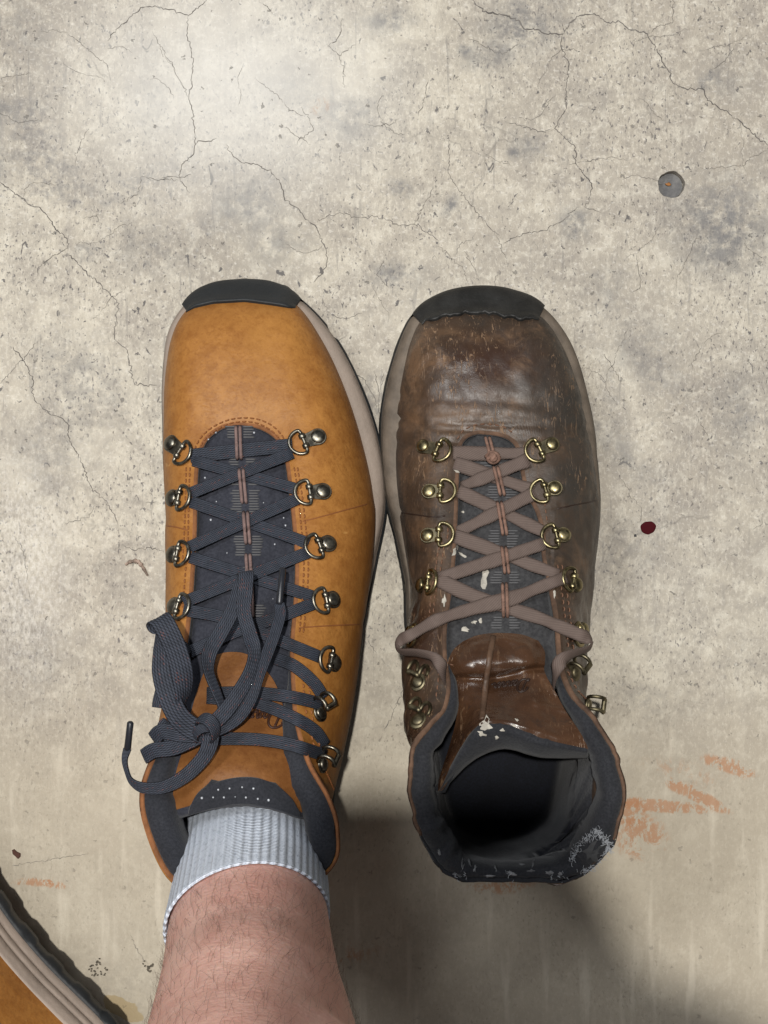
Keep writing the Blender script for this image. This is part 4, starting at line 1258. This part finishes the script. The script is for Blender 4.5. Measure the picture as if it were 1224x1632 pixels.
add("tongue_welt", v_, f_, plain("worn_welt", (0.080, 0.044, 0.026), .55, bump=(250, .0006), var=.35, vs=140), old)

s = Soup()
for ln in ([(884, 812), (910, 806), (935, 801), (952, 797)], [(630, 816), (660, 820), (690, 824), (712, 822)]):
    v_, f_ = cord(pino, ln, .0004, .00002); add("panel_seam", v_, f_, M_INKW, old)
stitches(pino, [[(722, 1060), (690, 1050), (672, 1045)], [(868, 800), (872, 830), (880, 850)], [(708, 870), (702, 910), (694, 950), (690, 990)], [(700, 870), (694, 910), (688, 950), (684, 990)],
                [(888, 900), (896, 950), (902, 1000), (906, 1040)], [(895, 900), (904, 950), (910, 1000), (914, 1040)], [(700, 1060), (698, 1090), (694, 1120)], [(904, 1070), (920, 1100), (945, 1125)],
                [(712, 830), (714, 850), (712, 862)], [(728, 700), (742, 684), (768, 676), (800, 680), (824, 694)]], old, M_BROWNSEAM, .0024, .0014, .00038)
OLD_RINGS = [((676, 712), (710, 721)), ((685, 784), (716, 784)), ((683, 854), (714, 853)), ((673, 933), (694, 928)),
             ((879, 709), (848, 722)), ((884, 779), (857, 786)), ((897, 853), (873, 857)), ((917, 932), (901, 922))]
for a, b in OLD_RINGS: eyelet(old, pino, a, b, M_BRASS, M_BRASS, M_PATINA, .0033, .0060)
for a, b in [((655, 1008), (668, 1018)), ((928, 1003), (915, 1013))]: eyelet(old, pino, a, b, M_BRASS, M_BRASS, M_PATINA, .0030, .0056)
for a, b in [((668, 1088), (680, 1062)), ((668, 1150), (684, 1126)), ((914, 1072), (903, 1050)), ((934, 1124), (921, 1102))]:
    hook(old, pino, a, b, M_PATINA, M_PATINA, .7)
WW = .0066
s = Soup()
def layo(pts, off=.0012, h=0.0, w=WW, up=.35):
    v_, f_, u_ = ribbon(pin_path(pino, pts, off, lift=over(h) if h else None, up=up), w, .0008, 2, ribs=4, amp=.25, wob=.32)
    s.put(v_, f_, uv=u_)
layo([(722, 722), (782, 723), (842, 722)], .0018)
for (a, b, c, d) in [((724, 738), (846, 780), (842, 733), (734, 776)), ((730, 782), (868, 848), (852, 786), (730, 848)), ((724, 854), (890, 916), (868, 866), (700, 922))]:
    layo([a, b], .0012); layo([c, d], .0020, .002)
def tail(pts, rows, off, h, w=WW):
    """taut strap that runs on into a free loop dropping back into the boot"""
    a = pin_path(pino, pts, off, lift=over(h) if h else None)
    b = np.array([[*P(r[0], r[1], r[2]), *r[3:6]] for r in rows], float)
    v_, f_, u_ = ribbon(np.concatenate([a[::2][:-1], b]), w, .0011, 6, ribs=4, amp=.25, wob=.3); s.put(v_, f_, uv=u_)
tail([(696, 922), (740, 944), (800, 966), (860, 985), (905, 1004)], [(922, 1011, .112, .6, -.2, .8), (938, 1018, .110, 1, -.1, .3), (943, 1027, .110, 1, -.4, .2), (934, 1036, .114, .3, -.7, .6), (914, 1042, .121, .1, -.6, .9), (896, 1052, .126, -.3, -.4, .9), (886, 1068, .126, -.7, -.1, .6), (883, 1084, .119, -.9, .1, .3), (880, 1100, .110, -.9, .3, .2)], .0014, .001)
tail([(902, 920), (860, 936), (815, 954), (760, 968), (700, 987), (672, 1002)], [(654, 1012, .112, -.6, -.2, .8), (639, 1020, .108, -1, -.1, .3), (632, 1030, .107, -1, -.4, .2), (642, 1039, .110, -.3, -.8, .6), (664, 1041, .118, 0, -.7, .8), (688, 1046, .125, .1, -.5, .9), (703, 1060, .127, .5, -.2, .8), (708, 1078, .122, .9, .1, .4), (712, 1096, .112, .9, .3, .2)], .0024, .0024)
laceo = s.make("lace", M_LACEW, old)
pino2 = pinner([upo, tgo, tlo, laceo])
s = Soup(); sd = Soup()
for (x0, y0, x1, y1) in [(777, 697, 785, 728), (790, 744, 801, 790), (796, 800, 805, 853), (803, 872, 808, 914), (804, 930, 806, 984)]:
    for dx in (-3.2, 3.2):
        v_, f_ = cord(pino2, [(x0 + dx, y0), ((x0 + x1) / 2 + dx, (y0 + y1) / 2), (x1 + dx, y1)], .00085, .0015); s.put(v_, f_)
v_, f_ = tube(cr([P(775, 728, .0705), P(782, 722, .0735), P(792, 724, .0740), P(794, 732, .0725), P(786, 737, .0725), P(778, 732, .0735), P(784, 727, .0748), P(790, 731, .0750), P(784, 733, .0752), P(788, 726, .0756), P(782, 724, .0735), P(797, 731, .0715)], 5), .0012, 7)
s.put(v_, f_)
s.make("lace_keeper", M_KEEPW, old)
for (cx_, y0, y1) in [(789, 738, 742), (800, 776, 800), (802, 846, 872), (806, 912, 932), (806, 984, 1004)]:
    for y in np.arange(y0, y1 + 1, 4.2):
        for sg in (-1, 1):
            v_, f_ = cord(pino, [(cx_ + sg * 5, y), (cx_ + sg * random.uniform(18, 26), y)], .00042, .0003); sd.put(v_, f_)
sd.make("keeper_stitching", M_DASH, old, kind='stuff')
script_letters(pino, old, 842, 1082, 10.5, M_INKW, slope=.12, r=.0006)

def fleck(pin, x, y, rx, ry, an=0.0, n=11):
    l0, nr0 = pin(x, y)
    if l0 is None: return None
    v_ = []; c, s_ = math.cos(an), math.sin(an)
    for k in range(n):
        a = 2 * math.pi * k / n; r_ = 1 + random.uniform(-.55, .35)
        dx, dy = rx * r_ * math.cos(a), ry * r_ * math.sin(a)
        l, nr = pin(x + c * dx - s_ * dy, y + s_ * dx + c * dy, .0002)
        if l is None or (l - l0).length > .02: return None
        v_.append(l)
    m = [l0 + (q - l0) * .6 + nr0 * .0004 for q in v_]
    f_ = grid_faces(2, n, True) + [tuple(n + k for k in range(n))]
    return v_ + m, f_
s = Soup()
for a in [(772, 922, 6, 15, .1), (770, 905, 4, 5, 0), (724, 880, 3, 8, .5), (736, 884, 7, 3, .6), (729, 872, 3, 4, 0), (756, 992, 5, 3, 0), (742, 1004, 7, 4, .3), (766, 990, 3, 4, 0), (737, 816, 3, 2, 0), (708, 958, 3, 9, .1),
          (743, 745, 6, 2, .2), (730, 752, 8, 2, .3), (775, 1155, 9, 13, -.3), (768, 1170, 7, 4, .4), (801, 1163, 4, 3, 0), (820, 1157, 5, 3, .6), (824, 1148, 4, 2, .5), (792, 1175, 3, 3, 0), (884, 948, 3, 6, 0)]:
    q = fleck(pino, *a)
    if q: s.put(*q)
s.make("paint_fleck", M_WHITE, old, kind='stuff')
# frayed lining along the heel: torn patch and loose white threads
s = Soup()
def thread(x, y, n, spread, ln):
    for _ in range(n):
        x0, y0 = x + random.gauss(0, spread), y + random.gauss(0, spread)
        l, nr = pino(x0, y0, .0003)
        if l is None: continue
        a = random.uniform(0, 2 * math.pi); pth = [np.array(l)]
        for k in range(4):
            a += random.uniform(-.8, .8)
            pth.append(pth[-1] + np.array([math.cos(a), math.sin(a), random.uniform(-.1, .5)]) * ln * random.uniform(.5, 1))
        v_, f_ = tube(pth, random.uniform(.00006, .00013), 4); s.put(v_, f_)
for i in range(26):
    t = i / 25
    p = cr([(912, 1372), (925, 1348), (945, 1330), (955, 1326), (966, 1340), (970, 1352), (962, 1370), (945, 1384), (928, 1388)], 4)[int(t * 32)]
    thread(p[0], p[1], 12, 2.6, .0007)
for (x, y, n) in [(745, 1392, 5), (812, 1396, 6), (880, 1398, 6), (900, 1398, 6), (962, 1372, 14), (968, 1358, 10), (730, 1398, 5)]:
    thread(x, y, n, 4, .0005)
s.make("frayed_thread", M_FUZZ, old, kind='stuff')
sw = Soup()
for (x, y, rx, ry, an) in [(737, 1378, 3, 10, .1), (748, 1374, 2, 9, -.2), (757, 1384, 3, 6, .3), (772, 1376, 2, 11, .2), (790, 1384, 2, 7, -.3), (806, 1380, 4, 10, .1), (815, 1392, 8, 3, .2), (832, 1378, 7, 2.4, .3), (846, 1388, 7, 2, -.1), (850, 1376, 2, 8, .2),
                           (876, 1391, 7, 3, .2), (893, 1393, 4, 4, 0), (728, 1394, 8, 2, .1), (700, 1358, 2, 6, -.4), (780, 1396, 9, 2, 0)]:
    q = fleck(pino, x, y, rx, ry, an, 13)
    if q: sw.put(*q)
sw.make("heel_wear", plain("rubbed_grey", (0.155, 0.158, 0.165), .95, bump=(500, .0008), var=.45, vs=300), old, kind='stuff')
q = fleck(pino, 944, 1356, 15, 24, .55, 16)
if q: add("torn_patch", q[0], q[1], plain("torn_grey_lining", (0.05, 0.052, 0.055), .9, bump=(300, .0008)), old)

# ================================================================== second tan boot, on the left foot
def copy_tree(o, parent=None):
    c = o.copy(); col.objects.link(c)
    if parent: c.parent = parent
    for ch in list(o.children): copy_tree(ch, c)
    return c
second = copy_tree(tan)
second['label'] = "edge of a second tan boot cut off in the corner, sole tipped up"
second.scale = (-1, 1, 1)
second.rotation_mode = 'XYZ'
SB = Matrix.Translation(P(-50, 1540, .026)) @ Matrix.Rotation(math.radians(40), 4, 'Z') @ Matrix.Rotation(math.radians(-25), 4, 'Y')
second.matrix_world = SB @ Matrix.Diagonal((-1, 1, 1, 1))

# ================================================================== the person
def loft(rings):
    """rings of (centre, semi-axis x, semi-axis y, tilt) -> closed tube"""
    n = 40; v = []
    for (c, a, b, tl) in rings:
        for k in range(n):
            t = 2 * math.pi * k / n
            y = b * math.sin(t)
            v.append((c[0] + a * math.cos(t), c[1] + y * math.cos(tl), c[2] + y * math.sin(tl)))
    f = grid_faces(len(rings), n, True)
    f.append(tuple(range(n))[::-1]); f.append(tuple((len(rings) - 1) * n + k for k in range(n)))
    return v, f
def legring(px, py, h, apx, bm, tl=.2):
    return (P(px, py, h), apx * (CAM_H - h) / (CAM_H * PX), bm, tl)
LEG = [legring(400, 1330, .06, 110, .040), legring(400, 1380, .10, 112, .042), legring(400, 1430, .14, 120, .039, .3), legring(399, 1458, .16, 125, .036, .36), legring(398, 1482, .18, 130, .034, .5), legring(398, 1518, .200, 136, .035, .46),
       legring(399, 1575, .225, 146, .039, .3), legring(401, 1645, .262, 164, .045), legring(402, 1740, .30, 190, .051), legring(403, 1830, .34, 216, .056), legring(404, 1930, .385, 226, .058)]
cen = np.array([list(r[0]) + [r[1], r[2], r[3]] for r in LEG])
cen = cr(cen, 5)
LEGS = [(c[:3], c[3], c[4], c[5]) for c in cen]
person = thing("person", "person seen from above, bare hairy right leg in a pale blue-grey sock", "person", P(400, 1330, 0))
bs = Soup()
v, f = loft(LEGS); bs.put(v, f)
def limb(pts, rad, n=20):
    c = cr(np.column_stack([np.array([list(p) for p in pts]), rad]), 6)
    v, f = tube(c[:, :3], c[:, 3], n); bs.put(v, f)
kn = Vector(LEGS[-1][0])
# right thigh, left leg, pelvis, trunk, arms, neck and head: the rest of the person stands behind the frame
limb([kn + Vector((0, .01, -.06)), kn + Vector((0, -.01, .06)), (-.060, -.33, .52), (-.07, -.42, .70), (-.09, -.50, .92)], [.054, .056, .060, .075, .09])
limb([(-.255, -.33, .06), (-.25, -.35, .12), (-.24, -.40, .28), (-.23, -.41, .50), (-.23, -.46, .70), (-.22, -.52, .92)], [.036, .038, .056, .058, .076, .09])
limb([(-.16, -.52, .86), (-.155, -.52, .98), (-.15, -.50, 1.12), (-.15, -.47, 1.28), (-.15, -.45, 1.40), (-.15, -.44, 1.46)], [.13, .14, .135, .15, .13, .06])
limb([(-.31, -.46, 1.40), (-.15, -.45, 1.42), (.01, -.46, 1.40)], [.06, .075, .06])
limb([(-.15, -.44, 1.42), (-.14, -.41, 1.50), (-.13, -.38, 1.56)], [.058, .056, .058])
limb([(-.13, -.385, 1.52), (-.13, -.38, 1.58), (-.13, -.385, 1.64), (-.13, -.39, 1.70), (-.13, -.39, 1.735)], [.045, .075, .082, .070, .02])
limb([(-.13, -.29, 1.60), (-.13, -.282, 1.585), (-.13, -.30, 1.575)], [.008, .014, .010])
limb([(.02, -.46, 1.40), (.12, -.42, 1.25), (.235, -.36, 1.12), (.17, -.22, 1.125), (.110, -.135, 1.125), (.062, -.085, 1.127), (.040, -.065, 1.130)], [.056, .050, .044, .038, .030, .036, .022])
limb([(-.32, -.46, 1.40), (-.38, -.48, 1.22), (-.40, -.46, 1.08), (-.40, -.43, .95), (-.40, -.41, .84), (-.40, -.40, .78)], [.056, .050, .044, .040, .030, .036])
# right hand: fingers round the phone's lower edges; left hand hanging
for k, (dx, ln) in enumerate(((.0, .072), (.018, .080), (.036, .076), (.052, .060))):
    limb([(.062, -.105 + dx * .9, 1.124), (.046, -.103 + dx, 1.128), (.016, -.100 + dx, 1.124), (-.006, -.098 + dx, 1.120)], [.010, .009, .0085, .007], 10)
limb([(.068, -.09, 1.120), (.050, -.062, 1.118), (.040, -.038, 1.116), (.034, -.018, 1.116)], [.016, .012, .010, .008], 10)
for k, dy in enumerate((-.030, -.010, .010, .028)):
    limb([(-.40, -.40 + dy, .78), (-.398, -.395 + dy, .735), (-.39, -.392 + dy, .705), (-.38, -.392 + dy, .685)], [.011, .0095, .009, .007], 10)
limb([(-.395, -.365, .79), (-.385, -.345, .765), (-.378, -.338, .74)], [.012, .011, .009], 10)
body = bs.make("body", M_SKIN, person)
md = body.modifiers.new("merge", 'REMESH'); md.mode = 'VOXEL'; md.voxel_size = .005
sm = body.modifiers.new("soften", 'SMOOTH'); sm.factor = .5; sm.iterations = 6
dg = bpy.context.evaluated_depsgraph_get()
me = bpy.data.meshes.new_from_object(body.evaluated_get(dg))
body.modifiers.clear(); body.data = me
me.polygons.foreach_set('use_smooth', [True] * len(me.polygons))
if not me.materials: me.materials.append(M_SKIN)
# garments outside the frame
gs = bs; 
def garment(name, chains, mat):
    global bs
    bs = Soup()
    for pts, rad in chains: limb(pts, rad)
    o = bs.make(name, mat, person)
    md = o.modifiers.new("merge", 'REMESH'); md.mode = 'VOXEL'; md.voxel_size = .009
    sm = o.modifiers.new("soften", 'SMOOTH'); sm.factor = .5; sm.iterations = 4
    m2 = bpy.data.meshes.new_from_object(o.evaluated_get(bpy.context.evaluated_depsgraph_get()))
    o.modifiers.clear(); o.data = m2
    m2.polygons.foreach_set('use_smooth', [True] * len(m2.polygons))
M_CLOTH = mat_fabric("grey_cotton", (0.10, 0.10, 0.11), (0.14, 0.14, 0.15)); M_CLOTH2 = mat_fabric("navy_cotton", (0.04, 0.05, 0.08), (0.06, 0.07, 0.10))
garment("shorts", [([(-.060, -.33, .56), (-.07, -.42, .72), (-.09, -.50, .94)], [.085, .095, .105]), ([(-.23, -.43, .56), (-.23, -.46, .72), (-.22, -.52, .94)], [.085, .095, .105]), ([(-.16, -.52, .86), (-.155, -.52, 1.0)], [.148, .15])], M_CLOTH)
garment("shirt", [([(-.155, -.52, .92), (-.15, -.50, 1.12), (-.15, -.47, 1.28), (-.15, -.45, 1.41)], [.155, .15, .163, .142]), ([(-.31, -.46, 1.40), (-.15, -.45, 1.42), (.01, -.46, 1.40)], [.074, .088, .074]),
                  ([(.0, -.46, 1.40), (.12, -.42, 1.25)], [.07, .064]), ([(-.30, -.46, 1.40), (-.38, -.48, 1.22)], [.07, .064])], M_CLOTH2)
bs = Soup()

# sock: ribbed tube following the same leg, a little larger, with a rolled top
n = 232; sv = []; suv = []; rows = []
path = [r for r in LEGS if .075 < r[0][2] < .187]
for i, (c, a, b, tl) in enumerate(path): rows.append((c, a + .0021, b + .0021, tl, 0))
c, a, b, tl = path[-1]
up_ = np.array([0, -.38, .92])
rows += [(c + up_ * .0012, a + .0021, b + .0021, tl, 0), (c + up_ * .0019, a + .0014, b + .0014, tl, 0), (c + up_ * .0012, a + .0006, b + .0008, tl, 0), (c - up_ * .004, a + .0004, b + .0004, tl, 0)]
L = 0; prev = None
for row_i, (c, a, b, tl, _) in enumerate(rows):
    if prev is not None: L += float(np.linalg.norm(np.array(c) - prev))
    prev = np.array(c)
    for k in range(n + 1):
        t = 2 * math.pi * k / n
        rr = (.0002 if row_i < len(path) else .00004) * math.cos(t * 58)
        sag = .0006 * math.sin(L * 260 + 2 * math.sin(t * 2)) + .0022 * math.sin(t * 1.0 + 2.4)
        y = (b + rr) * math.sin(t)
        cut = -.021 * min(1, L / .11) ** 2 * (.5 + .5 * math.cos(t + .25))
        sv.append((c[0] + (a + rr) * math.cos(t) + cut * .17, c[1] + y * math.cos(tl) - cut * .3, c[2] + y * math.sin(tl) + (sag if L > .02 else 0) + cut))
        suv.append((k / n, L))
add("sock", sv, grid_faces(len(rows), n + 1), M_SOCK, person, uv=suv)

# leg hair
s = Soup()
bt_ = BVHTree.FromPolygons([q.co + ORIGIN[body.name] for q in me.vertices], [tuple(p.vertices) for p in me.polygons])
cnt = 0
while cnt < 1100:
    h = random.uniform(.185, .37); t = random.uniform(-.25, math.pi + .25)
    i = min(range(len(LEGS)), key=lambda q: abs(LEGS[q][0][2] - h))
    c, a, b, tl = LEGS[i]
    y = b * math.sin(t)
    q = Vector((c[0] + a * math.cos(t), c[1] + y * math.cos(tl), c[2] + y * math.sin(tl) + random.uniform(-.012, .012)))
    l, nr, _, d = bt_.find_nearest(q)
    if l is None or d > .006: continue
    cnt += 1
    dr = (Vector((random.gauss(0, .22), random.gauss(.1, .15), -1)) ).normalized()
    dr = (dr - nr * dr.dot(nr)).normalized()
    ln = random.uniform(.008, .017)
    sw = Vector((random.gauss(0, .2), random.gauss(0, .15), 0))
    pth = []
    for k in range(5):
        u = k / 4
        pth.append(np.array(l + nr * (.0016 * math.sin(u * 2.2) + .0001) + dr * ln * u + sw * ln * .5 * u * u))
    v_, f_ = tube(pth, [.00004, .000042, .00004, .00003, .000015], 3, False); s.put(v_, f_)
s.make("leg_hair", M_HAIR, person, kind='stuff')

# phone in the hand (the camera looks out of its lens)
ph = Soup()
def rbox(x0, x1, y0, y1, z0, z1, r):
    out = []
    for (cx_, cy_, a0) in ((x1 - r, y1 - r, 0), (x0 + r, y1 - r, 90), (x0 + r, y0 + r, 180), (x1 - r, y0 + r, 270)):
        for k in range(6):
            a = math.radians(a0 + 18 * k); out.append((cx_ + r * math.cos(a), cy_ + r * math.sin(a)))
    return prism(out, z0, z1, .001)
v, f = rbox(-.050, .037, -.140, .007, 1.106, 1.114, .010)
phone = thing("phone", "black phone held in the right hand above the boots", "phone", (0, -.054, 1.106))
add("phone_case", v, f, plain("phone_black", (.02, .02, .022), .3), phone, smooth=False)

# ================================================================== bits on the floor
drop = []
c0 = P(1033, 841, 0); n = 48
vv = []; prof = [(1.0, .0), (.97, .00018), (.8, .0003), (.5, .00034), (.15, .00034)]
for rr, z in prof:
    for k in range(n):
        a = 2 * math.pi * k / n
        w = 11.0 / PX * (1 + .07 * math.sin(2 * a + 1) + .03 * math.sin(3 * a) + .02 * math.sin(7 * a))
        vv.append((c0.x + rr * w * 1.06 * math.cos(a), c0.y + rr * w * math.sin(a), z + .0002))
f = grid_faces(len(prof), n, True) + [tuple((len(prof) - 1) * n + k for k in range(n))]
dr = add("paint_drop", vv, f, plain("dark_red_drop", (0.050, 0.002, 0.005), .8, spec=.15))
dr['label'] = "round dark red drop on the concrete right of the brown boot"; dr['category'] = "drop"

def chip(name, label, cat, pts, h, mat):
    """small flat flake from an outline in pixels"""
    n = len(pts); c = np.mean(np.array(pts), 0)
    v = [P(x, y, .0003) for x, y in pts]
    v += [Vector((*P(c[0] + (x - c[0]) * .85, c[1] + (y - c[1]) * .85, 0).xy, h * random.uniform(.8, 1.1))) for x, y in pts]
    f = grid_faces(2, n, True) + [tuple(n + k for k in range(n))]
    o = add(name, v, f, mat, smooth=False)
    o['label'] = label; o['category'] = cat
    if name == 'white_flake': o['group'] = 'white flakes on the concrete'
chip("bark_chip", "small dark brown chip on the floor near the left edge", "chip", [(19, 1355), (23, 1353), (27, 1357), (33, 1360), (33, 1365), (29, 1369), (25, 1365), (20, 1361)], .0012, plain("dark_bark", (0.075, 0.028, 0.018), .8))
chip("white_flake", "tiny white flake on the concrete right of the brown toe", "flake", [(1128, 618), (1133, 616), (1136, 620), (1132, 623), (1127, 621)], .0008, M_WHITE)
chip("white_flake", "tiny white flake beside the middle of the brown boot", "flake", [(1009, 745), (1013, 744), (1013, 749), (1010, 750)], .0007, M_WHITE)
chip("white_flake", "tiny white flake above the rust stain at the right", "flake", [(1169, 1058), (1174, 1056), (1176, 1060), (1171, 1062)], .0007, M_WHITE)
chip("grit", "tiny black grit speck below left of the dark red drop", "grit", [(1010, 852), (1014, 851), (1015, 855), (1011, 856)], .0007, M_RUBBER)
# curled wood shaving left of the tan boot
p = cr([P(200, 900, .0012), P(207, 895, .0022), P(217, 894, .0020), P(222, 897, .0024), P(228, 905, .0018), P(235, 917, .0010)], 6)
v, f = tube(p, [.0006 + .0009 * math.sin(math.pi * i / (len(p) - 1)) * (.6 + .4 * math.sin(i * 1.3)) for i in range(len(p))], 7)
sh = add("wood_shaving", v, f, plain("dry_shaving", (0.36, 0.27, 0.22), .8, bump=(700, .0008), var=.5, vs=250))
sh['label'] = "curled dry wood shaving on the floor left of the tan boot"; sh['category'] = "shaving"
# scribble of dried mud by the corner boot and a fainter one by the leg
for (nm, lab, cx_, cy_, sc_) in (("mud_crumb", "clump of dark dried mud crumbs on the floor between corner boot and leg", 155, 1545, 1.0), ("mud_crumb", "fainter patch of mud crumbs tight against the leg", 236, 1541, .55)):
    s = Soup()
    for k in range(int(30 * sc_)):
        a = random.uniform(0, 2 * math.pi); r_ = 14 * sc_ * math.sqrt(random.random())
        x, y = cx_ + r_ * math.cos(a) * 1.1, cy_ + r_ * math.sin(a)
        y += 5 * math.sin(x * .35)
        o_ = [(x + random.uniform(1.0, 2.6) * math.cos(q), y + random.uniform(.8, 2.2) * math.sin(q)) for q in np.linspace(0, 2 * math.pi, 7, endpoint=False)]
        v = [P(*q, .0003) for q in o_] + [P(x + (q[0] - x) * .6, y + (q[1] - y) * .6, random.uniform(.0008, .0014)) for q in o_]
        s.put(v, grid_faces(2, 7, True) + [tuple(7 + j for j in range(7))])
    o = s.make(nm, plain("dried_mud", (0.10, 0.085, 0.065), .9, var=.4, vs=300))
    o['label'] = lab; o['category'] = "mud"; o['group'] = 'dried mud crumbs on the floor'
